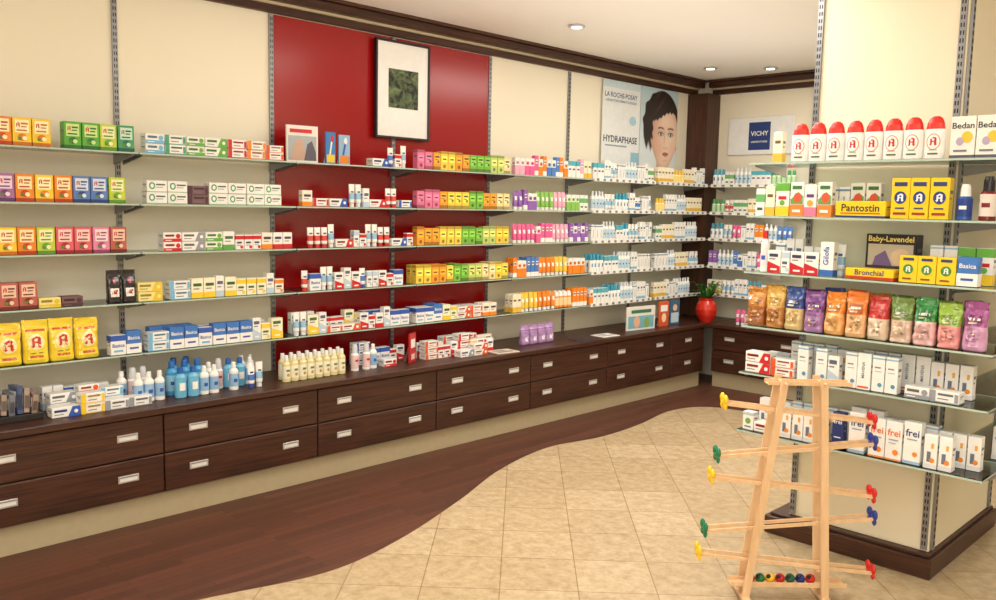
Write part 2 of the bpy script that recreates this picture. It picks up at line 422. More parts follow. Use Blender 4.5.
def bag(key, label, w, d, h, c, art=(), name="pouch_bag", top=None, cr=.011):
    B = mat(c, .22, coat=.5); T = mat(top, .22, coat=.5) if top else B; r = w/2; q = d/2
    k = [(0,.86,.7,5,B),(.03,.93,.9,4,B),(.1,.95,1,3.2,B),(.18,.94,1.02,3,B),(.26,.93,1.02,2.8,B),(.34,.93,1,2.7,B),(.42,.93,.96,2.6,B),(.5,.94,.9,2.6,T),(.58,.95,.82,2.5,T),(.66,.96,.7,2.5,T),(.73,.97,.52,2.5,T),(.79,.98,.32,2.6,T),(.84,.99,.12,3,T),(.88,1,.05,4,T),(.94,.985,.06,4,T),(1,1,.04,4,T)]
    lofted(key, name, label, w, d, h, [(a*h, b*r, c_*q, n_, m_) for a, b, c_, n_, m_ in k], art, "bag", None, 30, crumple=cr, rough=.22, coat=.5)

O=(238,140,36); Y=(248,208,50); G=(104,178,66); LM=(190,206,70); TE=(80,165,130); PK=(228,120,160); MG=(216,58,130)
BL=(52,92,184); R=(206,36,42); LB=(120,185,225)
def tea(key, c, c2, lab, colname):
    carton(key, "tea_carton", "%s tea carton with pale label and printed emblem" % colname, .078,.052,.125,c,[(.0,.14,c2)],
        [('r',-.76,.76,.46,.92,lab),('A',-.42,.74,.019,R),('r',-.1,.62,.76,.82,c2),('r',-.1,.5,.66,.7,c2),('r',-.6,.5,.52,.57,c2),('d',.0,.3,.019,.016,shade(c2,1.15)),('d',.25,.27,.01,.01,lab),('d',-.3,.25,.008,.008,(90,140,60))], "box")
for k, c, c2, l, nm in [('t_or',O,(180,60,30),(255,238,190),'orange'),('t_ye',Y,(200,110,30),(255,246,200),'yellow'),('t_gr',(96,176,66),(40,110,50),(205,235,150),'green'),
    ('t_lm',(196,212,70),(90,150,50),(240,245,190),'lime green'),('t_te',(70,160,110),(30,95,80),(200,235,215),'teal green'),('t_pk',(228,140,175),(150,60,110),(250,225,230),'pink'),
    ('t_pu',(168,110,165),(100,50,110),(240,215,235),'mauve'),('t_bl',(92,130,195),(40,60,130),(215,228,245),'blue'),('t_rs',(226,100,110),(150,30,50),(250,215,210),'rose red'),('t_br',(190,100,90),(110,40,35),(240,205,180),'reddish brown')]:
    tea(k,c,c2,l,nm)
def low(key, c, colname, h=.048, w=.118, base=W):
    """three print layouts for one colour family"""
    lb = "flat white medicine carton with %s print" % colname; dk = shade(c,.65)
    A1 = [('r',-1,-.6,.0,1,c),('r',-.45,.6,.62,.8,dk),('r',-.45,.3,.3,.38,(120,120,125)),('r',.7,.95,.15,.85,c)]
    A2 = [('r',-1,1,.0,.34,c),('r',-.8,.2,.55,.78,dk),('d',.62,.6,.012,.012,c),('r',-.8,-.1,.12,.2,base)]
    A3 = [('p',[(.1,0),(1,0),(1,1),(.45,1)],c),('r',-.85,.05,.55,.78,dk),('r',-.85,-.2,.28,.36,(130,130,135)),('d',.7,.5,.009,.009,base)]
    for i, (a, dw, bd) in enumerate(((A1,-.008,[(0,.12,c)]),(A2,-.022,[]),(A3,.006,[(0,.08,dk)]))):
        k = key if i == 0 else key+'#%d' % i
        carton(k, "medicine_carton", lb, w+dw,.065,h,base,bd,a)
    VAR[key] = [key, key+'#1', key+'#2']
low('l_gr',G,'green'); low('l_bl',BL,'blue'); low('l_rd',R,'red'); low('l_or',O,'orange'); low('l_ye',Y,'yellow'); low('l_te',TE,'teal'); low('l_cy',LB,'pale blue'); low('l_gy',(150,155,165),'grey')
low('l_dk',(80,50,60),'dark plum',base=(120,90,95)); low('l_yg',(230,200,60),'yellow',base=(244,230,150)); low('l_ro',(225,90,40),'red and orange',h=.04)
carton('w_oct',"medicine_carton","white medicine carton with green octagonal emblem",.105,.06,.058,W,[(0,.1,(150,200,160))],[('d',-.5,.55,.016,.018,(70,160,110)),('d',-.5,.55,.009,.011,W),('r',-.1,.8,.6,.72,(60,90,80)),('r',-.1,.6,.4,.46,(140,150,150))])
def med(key, label, w, d, h, base, c, c2):
    L1 = ([(.0,.3,c)], [('r',-.7,.7,.6,.75,c2),('r',-.7,.3,.45,.5,(130,130,140))])
    L2 = ([(.68,.95,c)], [('r',-.7,.5,.42,.54,c2),('r',-.7,.3,.28,.33,(150,140,140)),('d',.45,.18,.009,.009,c)])
    L3 = ([], [('p',[(-1,0),(1,0),(1,.3),(-1,.52)],c),('r',-.75,.6,.72,.86,c2),('r',-.75,.2,.6,.65,(140,140,145)),('r',-.5,.5,.12,.2,base)])
    for i, (b, a) in enumerate((L1, L2, L3)):
        carton(key+('' if i == 0 else '#%d' % i), "medicine_carton", label, w*(1,.85,1.08)[i], d, h*(1, .88, 1.1)[i], base, b, a)
    VAR[key] = [key, key+'#1', key+'#2']
med('m_rd',"upright white medicine carton with red print",.058,.04,.092,W,R,(60,60,90))
med('m_or',"upright white and orange medicine carton",.066,.04,.092,(250,240,225),O,(70,60,60))
med('m_ye',"upright white and yellow medicine carton",.066,.045,.106,(250,244,215),Y,(60,100,60))
med('m_gr',"upright white and green medicine carton",.066,.045,.1,W,(100,165,80),(60,110,60))
med('m_wh',"slim white medicine carton with grey print",.046,.04,.115,W,(190,212,230),(90,100,130))
carton('m_bl',"medicine_carton","blue and white medicine carton",.075,.05,.115,(66,122,200),[(.0,.45,W)],[('t','Basica',0,.7,.06,W),('r',-.6,.6,.2,.28,BL)])
carton('m_b2',"medicine_carton","white carton with dark blue lettering",.075,.05,.1,W,[(.7,1,BL)],[('t','Basica',0,.48,.06,BL),('r',-.6,.6,.15,.25,LB)])
for k, c, nm in [('s_or',(240,160,50),'orange'),('s_ye',(248,214,80),'yellow'),('s_gr',(124,190,70),'green'),('s_pk',(232,120,160),'pink'),('s_lm',(200,220,120),'pale green'),('s_cr',(248,226,160),'cream'),('s_pu',(150,95,175),'purple')]:
    for i in (0, 1):
        carton(k+('#1' if i else ''),"remedy_carton","small %s remedy carton with pale label" % nm,.062,.045,(.122,.112)[i],c,[(.86,1,shade(c,.75))] if i == 0 else [(0,.2,shade(c,.7))],
         [('r',-.75,.75,.42,.74,shade(c,1.25)),('r',-.5,.5,.55,.62,(90,70,60)),('d',0,.2,.012,.012,shade(c,.6))] if i == 0 else [('r',-.75,.75,.35,.88,shade(c,1.2)),('r',-.6,.6,.7,.8,(80,70,60)),('r',-.6,.2,.55,.6,(120,100,90)),('d',.3,.46,.01,.01,shade(c,.6))])
    VAR[k] = [k, k+'#1']
for k, c, nm in [('c_pk',(236,100,160),'pink'),('c_or',(244,140,40),'orange'),('c_bl',(80,130,205),'blue'),('c_pu',(150,100,190),'purple'),('c_gr',(140,200,90),'green'),('c_ye',(246,206,70),'yellow'),('c_lp',(240,180,205),'pale pink')]:
    for i in (0, 1):
        carton(k+'b'+('#1' if i else ''),"tinted_carton","narrow %s cosmetic carton" % nm,(.04,.046)[i],.036,(.145,.122)[i],c if i == 0 else W,[(0,.25,W)] if i == 0 else [(.0,.55,c)],[('r',-.6,.6,.6,.8,W if i == 0 else c),('r',-.5,.5,.66,.74,shade(c,.6))])
    VAR[k+'b'] = [k+'b', k+'b', k+'b#1']
    tubep(k+'t',"%s cream tube standing on its cap" % nm,.044,.138,c,W,None,[('r',-.5,.5,.5,.7,W)])
carton('w_tl',"cosmetic_carton","narrow white cosmetic carton with pale blue band",.038,.034,.155,W,[(.0,.2,(140,190,220))],[('r',-.6,.6,.62,.72,(90,110,140)),('r',-.5,.3,.5,.54,(150,160,170))])
carton('w_tl#1',"cosmetic_carton","narrow white cosmetic carton with grey print",.046,.04,.132,W,[(.86,.94,(120,150,190))],[('r',-.1,.1,.2,.7,(140,150,165))])
VAR['w_tl'] = ['w_tl','w_tl','w_tl#1']
carton('w_cy',"cosmetic_carton","narrow white cosmetic carton with turquoise band",.044,.036,.128,W,[(.7,1,(90,180,200))],[('r',-.6,.6,.45,.55,(70,90,130))])
carton('w_gd',"cosmetic_carton","narrow white cosmetic carton with gold band",.044,.036,.135,(250,240,215),[(.0,.3,(236,190,70))],[('r',-.6,.6,.62,.72,(120,90,60))])
carton('w_gr',"cosmetic_carton","narrow white cosmetic carton with green band",.044,.036,.122,W,[(.5,.8,(110,180,110))],[('r',-.6,.6,.2,.3,(60,100,70))])
bottle('b_wh',"slim white lotion bottle",.038,.158,W,(225,230,235),(190,215,232),[('r',-.4,.4,.34,.42,(80,100,140))])
bottle('b_cy',"slim white lotion bottle with turquoise cap",.04,.148,W,(60,160,190),None,[('r',-.4,.4,.3,.5,(90,150,190))],1,'spray')
bottle('b_gr',"slim white bottle with green cap",.042,.13,W,(70,160,90),(180,220,170),[],1,'spray')
bottle('b_ye',"small white bottle with yellow cap",.04,.12,(250,245,230),(240,200,60),(250,225,140),[],1,'spray')
bottle('b_or',"small orange bottle with white cap",.044,.13,(240,150,60),W,(255,220,170),[],1,'oval')
tubep('u_wh',"white cream tube standing on its cap",.043,.138,W,(230,232,236),(150,195,225),[('r',-.5,.4,.62,.7,(80,100,140))])
tubep('u_rd',"white ointment tube with red band",.043,.12,W,(210,40,40),(215,70,60),[('r',-.5,.5,.66,.74,(80,80,110))])
tubep('u_bl',"white ointment tube with blue cap",.043,.12,W,(40,80,170),(70,120,200),[('r',-.5,.5,.66,.74,(40,60,120))])
bottle('k_bl',"clear blue mouthwash bottle with white label",.066,.18,(64,156,212),(40,110,190),(150,205,232),[('r',-.5,.5,.32,.42,(40,90,170))],.8)
bottle('k_lb',"light blue bottle with blue cap",.062,.158,(110,185,222),(40,100,180),None,[('r',-.5,.5,.25,.5,W)],.8)
bottle('k_wh',"white plastic bottle with blue label",.05,.152,W,W,(150,190,225),[('r',-.4,.4,.3,.42,BL)])
bottle('k_ye',"pale yellow bath oil bottle with white cap",.05,.152,(226,216,160),W,(246,240,216),[('r',-.45,.45,.4,.48,(110,130,60)),('d',0,.27,.009,.009,(200,160,50))],.9)
bottle('k_w2',"tall white pump bottle with printed label",.05,.165,W,(215,218,225),(235,205,205),[('r',-.45,.45,.36,.44,R)],1,'spray')
bag('g_ye',"crinkled yellow herb bag with red letter emblem",.114,.064,.205,(248,220,60),[('r',-.72,.72,.74,.79,(210,80,40)),('d',0,.5,.036,.038,(252,240,180)),('A',0,.5,.05,R),('r',-.5,.5,.14,.19,(200,90,40)),('r',-.5,.5,.24,.26,(110,130,60))],"herb_bag",cr=.011)
bag('g_y2',"crinkled yellow herb bag with red letter emblem",.118,.066,.198,(246,214,50),[('r',-.72,.72,.72,.78,(216,90,40)),('d',0,.48,.035,.037,(252,240,180)),('A',0,.48,.048,R),('r',-.5,.5,.14,.2,(190,90,50))],"herb_bag",cr=.013)
bag('g_li',"small lilac cellophane bag with ribbon",.085,.055,.15,(176,140,190),[('r',-.4,.4,.2,.4,(240,230,245)),('r',-1,1,.72,.76,(140,80,170))])
bag('g_bk',"dark paper bag with white label",.07,.05,.165,(34,28,34),[('r',-.6,.6,.2,.46,W),('A',0,.34,.02,R),('r',-.2,.2,.6,.75,(190,60,90))],cr=.006)

def place(key, x, y, z, rz, grp, rx=0):
    p = P[key]
    o = obj(p['name'], p['me'], (x,y,z), rz, label=p['label'], cat=p['cat'], group=grp, rx=rx)
    for n_, me in p['parts']: obj(n_, me, parent=o)
    return o
def run(frame, start, z, items, front, grp, gap=.005, jit=1.8, deep=0, lim=None):
    """frame 'L' : goods face +X and follow Y;  'B' : goods face -Y and follow X"""
    c = start
    for it in items:
        key, n_ = it[0], it[1]
        if key == '_': c += n_; continue
        st = it[2] if len(it) > 2 else 1
        kk = random.choice(VAR[key]) if key in VAR else key
        for i in range(n_):
            if key in VAR and random.random() < .45: kk = random.choice(VAR[key])
            p = P[kk]
            if lim and c+p['w'] > lim: return c
            m = c+p['w']/2
            for q in range(st):
                j = math.radians(random.uniform(-jit, jit)); dd = random.uniform(0, .006)
                for b in range(1+deep):
                    off = p['d']/2+dd+b*(p['d']+.012)
                    if frame == 'L': place(kk, front-off, m, z+.0006+q*(p['h']+.0012), math.pi/2+j, grp)
                    else: place(kk, m, front+off, z+.0006+q*(p['h']+.0012), j, grp)
            c += p['w']+gap
    return c

FR = .262
A_, B_, C_, D_, E_ = SH
def L(z, start, items, grp, **k): run('L', start, z+.001, items, k.pop('front', FR), grp, **k)
# row A
L(A_, 1.10, [('t_or',2),('t_ye',2)], "tea cartons on the top shelf")
L(A_, 1.485, [('t_gr',2),('t_lm',1),('t_te',1)], "tea cartons on the top shelf")
L(A_, 1.87, [('l_cy',1,2),('l_te',1,2),('l_gr',2,2),('l_rd',1,2),('l_or',1,2),('l_ro',1,2)], "flat cartons on the top shelf", lim=2.72)
L(A_, 3.28, [('l_bl',1,1),('u_bl',1),('m_rd',1),('u_wh',1),('m_rd',1)], "mixed goods on the top shelf", lim=3.62)
L(A_, 3.64, [('s_pk',2),('s_or',1),('s_ye',2),('s_or',2),('s_gr',3),('s_lm',2),('s_cr',1)], "small remedy cartons on the top shelf", lim=4.54)
L(A_, 4.56, [('c_lpb',2),('c_pkb',3),('c_orb',2),('c_blb',3),('c_orb',2),('w_cy',3),('c_lpb',1),('w_gd',2)], "cosmetic goods on the top shelf", lim=5.44)
L(A_, 5.46, [('w_cy',3),('w_tl',2),('u_wh',2),('w_tl',2),('b_wh',4),('w_tl',3),('w_gr',4)], "cosmetic goods on the top shelf", lim=6.33)
L(A_, 6.36, [('w_gd',5),('b_ye',4),('w_gd',3),('w_tl',4)], "cosmetic goods on the top shelf", lim=7.15)
# row B
L(B_, 1.02, [('t_rs',1),('t_pk',1),('t_pu',1),('t_or',1),('t_ye',1),('t_or',1),('t_bl',2),('t_lm',1)], "tea cartons on the second shelf")
L(B_, 1.87, [('w_oct',2,2),('l_dk',1,2),('w_oct',4,2)], "white cartons on the second shelf", lim=2.72)
L(B_, 2.78, [('m_or',1),('l_rd',1,1),('l_bl',1,1),('_',.02),('u_wh',2),('m_wh',1),('l_rd',1,1),('u_rd',2),('l_bl',1,1),('m_rd',1)], "mixed goods on the second shelf", lim=3.62)
L(B_, 3.64, [('s_pk',3),('s_or',1),('s_ye',3),('s_gr',2),('s_or',2),('s_cr',2)], "small remedy cartons on the second shelf", lim=4.54)
L(B_, 4.56, [('c_put',2),('c_pub',3),('c_grt',4),('c_lpt',3),('c_grb',3),('w_gr',3)], "cosmetic goods on the second shelf", lim=5.44)
L(B_, 5.46, [('b_wh',4),('u_wh',3),('b_cy',4),('w_tl',2),('u_bl',2),('w_tl',2),('u_wh',4)], "cosmetic goods on the second shelf", lim=6.33)
L(B_, 6.36, [('b_ye',3),('w_tl',4),('b_wh',4),('w_gd',5)], "cosmetic goods on the second shelf", lim=7.15)
# row C
L(C_, 1.02, [('t_or',2),('t_ye',1),('t_or',1),('t_lm',1),('t_rs',2),('t_pk',1),('t_br',1)], "tea cartons on the third shelf")
L(C_, 1.95, [('l_rd',1,2),('l_gy',1,2),('l_gr',1,2),('m_gr',1),('m_rd',3),('m_or',1),('m_rd',2)], "mixed cartons on the third shelf", lim=2.72)
L(C_, 2.82, [('u_rd',3),('u_wh',1),('l_rd',1,1),('m_wh',1),('m_rd',1),('u_wh',2),('u_rd',2),('l_bl',1,1),('m_rd',2)], "ointment tubes on the third shelf", lim=3.62)
L(C_, 3.64, [('s_or',3),('s_ye',3),('s_gr',3),('s_lm',2),('s_ye',2)], "small remedy cartons on the third shelf", lim=4.54)
L(C_, 4.56, [('c_pkt',5),('c_pkb',4),('c_lpt',4),('c_pub',5)], "cosmetic goods on the third shelf", lim=5.44)
L(C_, 5.46, [('w_tl',3),('b_wh',4),('w_cy',2),('b_cy',2),('u_wh',3),('w_tl',4)], "cosmetic goods on the third shelf", lim=6.33)
L(C_, 6.36, [('w_gr',2),('w_gd',4),('w_tl',4),('b_wh',5)], "cosmetic goods on the third shelf", lim=7.15)
# row D
L(D_, 1.10, [('t_br',3),('l_yg',1,1),('l_dk',1,1)], "mixed goods on the fourth shelf")
L(D_, 1.665, [('g_bk',2),('l_yg',1,2)], "mixed goods on the fourth shelf")
L(D_, 1.98, [('l_cy',1,2),('m_ye',2),('m_wh',1),('m_ye',4),('m_wh',1),('m_or',1)], "mixed cartons on the fourth shelf", lim=2.72)
L(D_, 2.78, [('u_rd',1),('m_b2',1),('u_wh',2),('m_rd',1),('m_wh',1),('m_rd',1),('u_bl',1),('m_wh',2),('m_rd',2),('m_b2',1)], "mixed goods on the fourth shelf", lim=3.62)
L(D_, 3.64, [('s_ye',2),('s_or',2),('s_ye',1),('s_gr',2),('s_lm',2),('s_cr',2),('s_ye',2)], "small remedy cartons on the fourth shelf", deep=1, lim=4.54)
L(D_, 4.56, [('c_orb',3),('c_blb',3),('c_ort',4),('c_yet',3),('c_orb',4)], "cosmetic goods on the fourth shelf", deep=1, lim=5.44)
L(D_, 5.46, [('b_cy',4),('w_cy',4),('b_wh',4),('w_tl',6)], "cosmetic goods on the fourth shelf", deep=1, lim=6.33)
L(D_, 6.36, [('w_tl',4),('b_wh',3),('w_gd',4),('u_wh',4)], "cosmetic goods on the fourth shelf", lim=7.15)
# row E
L(E_, .69, [('g_y2',1),('g_ye',1),('g_y2',1),('g_ye',1),('g_y2',1),('g_ye',2),('g_y2',1)], "yellow herb bags on the lowest shelf", gap=.001, jit=6, lim=1.665)
L(E_, 1.67, [('m_b2',1),('m_bl',1)], "blue and white cartons on the lowest shelf")
L(E_, 1.86, [('l_cy',1,2),('m_bl',2),('m_b2',1),('m_bl',3),('m_wh',1),('m_ye',2)], "blue and white cartons on the lowest shelf", lim=2.7)
L(E_, 1.90, [('m_bl',3),('m_b2',2),('m_ye',3),('m_wh',2)], "blue and white cartons on the lowest shelf", front=.18, lim=2.7)
L(E_, 2.72, [('u_wh',2),('m_ye',1),('m_wh',1),('l_ro',2,1),('m_rd',3),('m_wh',1),('m_b2',2)], "mixed goods on the lowest shelf", lim=3.62)
L(E_, 2.75, [('m_wh',3),('m_rd',4),('m_ye',2),('m_b2',3)], "mixed goods on the lowest shelf", front=.18, lim=3.62)
L(E_, 3.64, [('m_b2',2),('m_bl',1),('m_ye',2),('l_ro',2,2),('m_or',2)], "mixed cartons on the lowest shelf", deep=1, lim=4.54)
L(E_, 4.56, [('w_gd',2),('c_yet',4),('c_ort',4),('b_or',4),('c_orb',4)], "cosmetic goods on the lowest shelf", deep=1, lim=5.44)
L(E_, 5.46, [('c_orb',1),('w_cy',4),('b_cy',4),('b_wh',4),('w_tl',5)], "cosmetic goods on the lowest shelf", deep=1, lim=6.33)
L(E_, 6.36, [('w_gd',4),('w_tl',4),('b_wh',5)], "cosmetic goods on the lowest shelf", lim=7.15)

# counter goods
CT = Z0
def K(start, items, grp, front=.40, **k): run('L', start, CT, items, front, grp, **k)
K(1.34, [('l_bl',1,1),('l_ye',1,2),('l_gy',2,1)], "flat cartons piled on the counter", front=.41)
K(1.36, [('l_gy',1,2),('l_ro',1,3),('l_cy',1,2)], "flat cartons piled on the counter", front=.33)
K(1.36, [('m_wh',2),('m_b2',1),('m_rd',2)], "cartons at the back of the counter", front=.22)
K(1.745, [('k_wh',3)], "white bottles on the counter", front=.36)
K(1.70, [('k_wh',1),('k_w2',2)], "white bottles on the counter", front=.27)
K(1.93, [('_',.01),('k_bl',3),('k_wh',1),('k_w2',1),('k_lb',2),('k_wh',1)], "blue mouthwash bottles on the counter", front=.30)
K(1.95, [('k_lb',2),('k_wh',2),('_',.06),('k_wh',1),('_',.05),('u_bl',1),('u_wh',1)], "blue and white bottles on the counter", front=.385)
K(1.99, [('k_bl',2),('_',.1),('m_b2',2),('k_wh',2)], "goods at the back of the counter", front=.215)
K(2.58, [('k_ye',8)], "pale yellow bottles on the counter", front=.38, gap=.004)
K(2.60, [('k_ye',8)], "pale yellow bottles on the counter", front=.31, gap=.004)
K(3.07, [('k_w2',1),('_',.03),('k_w2',1),('k_wh',1),('_',.04),('l_rd',1,1)], "mixed goods on the counter", front=.36)
K(3.08, [('_',.1),('l_bl',1,3),('m_b2',2),('m_rd',2)], "mixed goods on the counter", front=.23)
K(3.66, [('l_ro',1,3),('m_rd',3),('l_rd',1,3),('m_ye',1),('l_rd',1,2),('m_rd',1)], "mixed goods on the counter", front=.34)
K(3.66, [('m_rd',4),('l_ro',3,3),('m_or',2)], "mixed goods on the counter", front=.25)
K(3.9, [('l_gy',1,1),('l_ro',1,2)], "mixed goods on the counter", front=.42)
K(4.60, [('g_li',4)], "lilac bags on the counter", front=.34)

def card(name, label, loc, rz, w, h, c, art, cat="leaflet", grp=None):
    mb = MB().box(-w/2,w/2,-.006,.006,0,h,mat(c,.3),.001); mb.art(art, w/2, h, lambda x, z: -.006)
    o = obj(name, mb.mesh(name), loc, rz, label=label, cat=cat, group=grp)
    st = MB(); st.add([(-w*.18,.006,h*.75),(w*.18,.006,h*.75),(w*.22,.05,0),(-w*.22,.05,0)], [(0,1,2,3)], mat(W))
    obj("strut", st.mesh("strut"), parent=o)
    return o
card("display_card","upright display card with grey printed picture and red lettering",(.16,2.84,A_+.002),math.pi/2-.12,.2,.215,(238,236,232),
     [('r',-.9,.9,.06,.72,(176,184,190)),('p',[(-.75,.06),(-.6,.4),(-.35,.62),(0,.6),(.1,.4),(.3,.06)],(205,170,150)),('p',[(.1,.06),(.3,.5),(.6,.6),(.85,.3),(.88,.06)],(96,92,110)),('r',-.8,.6,.8,.9,R)])
card("toothbrush_pack","blue and yellow toothbrush blister pack",(.17,3.03,A_+.002),math.pi/2,.07,.19,(60,130,200),[('r',-.8,.8,.05,.3,Y),('p',[(-.3,.3),(.0,.3),(.5,.85),(.2,.9)],W),('d',.3,.8,.012,.02,R)],"toothbrush pack","toothbrush packs")
card("toothbrush_pack","pale blue toothbrush blister pack with orange foot",(.17,3.13,A_+.002),math.pi/2,.08,.18,(150,190,225),[('r',-.8,.8,.05,.3,O),('p',[(-.4,.35),(-.1,.3),(.4,.8),(.1,.88)],(50,90,180)),('d',.2,.8,.012,.02,W)],"toothbrush pack","toothbrush packs")
card("display_card","red folded display card with white print",(.33,3.55,CT+.001),math.pi/2+.5,.1,.19,(196,30,36),[('r',-.7,.7,.5,.8,W),('r',-.6,.6,.1,.3,(240,200,190))])
card("display_card","white promotional card with green and orange picture",(.37,6.02,CT+.001),math.pi/2-.1,.36,.2,(235,232,224),[('r',-.9,.9,.08,.6,(120,180,200)),('d',-.3,.35,.04,.05,(230,180,150)),('d',.4,.3,.035,.045,(130,170,90)),('r',-.7,.7,.72,.86,(60,120,90))])
card("display_card","orange brochure card beside white promotional card",(.37,6.36,CT+.001),math.pi/2-.1,.13,.22,(216,90,50),[('r',-.7,.7,.6,.85,W),('d',0,.35,.03,.04,(250,220,180))])
card("display_card","dark brochure card with blue picture",(.37,6.53,CT+.001),math.pi/2-.1,.13,.22,(60,100,130),[('r',-.8,.8,.1,.5,(190,210,225)),('d',0,.7,.03,.03,(230,190,165))])
for (p, c) in [((.42,5.2),(70,60,66)),((.40,5.5),(238,235,230)),((.42,4.3),(220,205,190))]:
    mb = MB().box(-.1,.1,-.07,.07,0,.006,mat(c),.001); mb.box(-.098,.101,-.068,.068,.0015,.0045,mat((250,250,248)))
    mb.box(-.07,.07,-.045,-.015,.0058,.0066,mat(shade(c,.6))); mb.box(-.07,.03,.0,.045,.0058,.0066,mat(shade(c,.75)))
    obj("brochure", mb.mesh("brochure"), (p[0],p[1],CT+.0005), math.pi/2+random.uniform(-.2,.2), label="flat printed brochure lying on the counter", cat="brochure", group="brochures on the counter")
def tray(loc, rz):
    mb = MB(); wd = mat((176,140,96),.5)
    mb.box(-.1,.1,-.06,.06,0,.005,wd)
    for a in ((-.1,.1,-.06,-.055),(-.1,.1,.055,.06)): mb.box(a[0],a[1],a[2],a[3],.005,.035,wd)
    mb.box(-.1,-.095,-.055,.055,.005,.035,wd); mb.box(.095,.1,-.055,.055,.005,.035,wd)
    obj("wooden_tray", mb.mesh("wooden_tray"), loc, rz, label="small light wooden tray standing on the counter", cat="tray")
tray((.42,.99,CT+.0005), math.pi/2)
run('L', .91, CT+.0055, [('l_gy',1)], .455, "small cartons in the wooden tray")
def rack(y, n_, seed):
    rr = random.Random(seed); w = .032*n_+.02
    p = obj("packet_rack", None, (.30,y,CT+.0005), math.pi/2, label="low counter rack filled with glossy silver and dark packets", cat="rack")
    obj("rack_body", MB().box(-w/2,w/2,-.07,.07,0,.03,mat((40,36,38)),.002).mesh("rack_body"), parent=p)
    for i in range(n_):
        x = -w/2+.02+.032*i; c = rr.choice([(196,200,208),(130,134,150),(220,222,226),(80,96,140),(170,150,140),(200,206,214)])
        h = rr.uniform(.09,.15)
        mb = MB().box(-.012,.012,-.055,.055,0,h,mat(c,.2,.2),.002); mb.box(-.009,.009,-.0558,-.0545,.02,h*.7,mat(shade(c,.6),.3))
        mb.box(-.0128,-.0118,-.04,.04,.03,h*.8,mat(W,.3)); mb.box(-.0132,-.0122,-.03,.03,.04,.055,mat((60,70,120),.3))
        obj("packet", mb.mesh("packet"), (x,-.002,.029), 0, parent=p).rotation_euler = (rr.uniform(-.12,.2),rr.uniform(-.12,.12),rr.uniform(-.08,.08))
rack(1.21, 6, 3)
K(1.10, [('m_wh',1),('l_rd',1,1)], "cartons at the back of the counter", front=.15)

# ------------------------------------------------------------------ framed picture, posters, sign
def framed():
    w, h = .455, .63
    p = obj("framed_picture", None, (.028,3.69,2.03), math.pi/2, label="black framed picture with white mat and small dark green print", cat="picture")
    mb = MB(); t = .014
    for a in ((-w/2,w/2,0,t),(-w/2,w/2,h-t,h)): mb.box(a[0],a[1],-.025,0,a[2],a[3],BLACK,.001)
    for a in ((-w/2,-w/2+t),(w/2-t,w/2)): mb.box(a[0],a[1],-.025,0,t,h-t,BLACK,.001)
    obj("frame", mb.mesh("frame"), parent=p)
    obj("mat_board", MB().box(-w/2+t,w/2-t,-.015,0,t,h-t,mat((250,250,248),.3)).mesh("mat_board"), parent=p)
    m = bpy.data.materials.new("landscape_print"); m.use_nodes = True; nt = m.node_tree
    tc = nt.nodes.new('ShaderNodeTexCoord'); n_ = nt.nodes.new('ShaderNodeTexNoise'); n_.inputs['Scale'].default_value = 14; n_.inputs['Detail'].default_value = 8
    n_.inputs['Distortion'].default_value = 1.5
    cr = nt.nodes.new('ShaderNodeValToRGB'); cr.color_ramp.elements[0].color = lin((10,28,16)); cr.color_ramp.elements[0].position = .42
    cr.color_ramp.elements[1].color = lin((120,140,90)); cr.color_ramp.elements[1].position = .72
    nt.links.new(tc.outputs['Object'], n_.inputs['Vector']); nt.links.new(n_.outputs['Fac'], cr.inputs[0]); nt.links.new(cr.outputs[0], nt.nodes['Principled BSDF'].inputs['Base Color'])
    obj("print", MB().box(-.12,.13,-.0165,-.015,.2,.45,m).mesh("print"), parent=p, label="dark green landscape print")
framed()

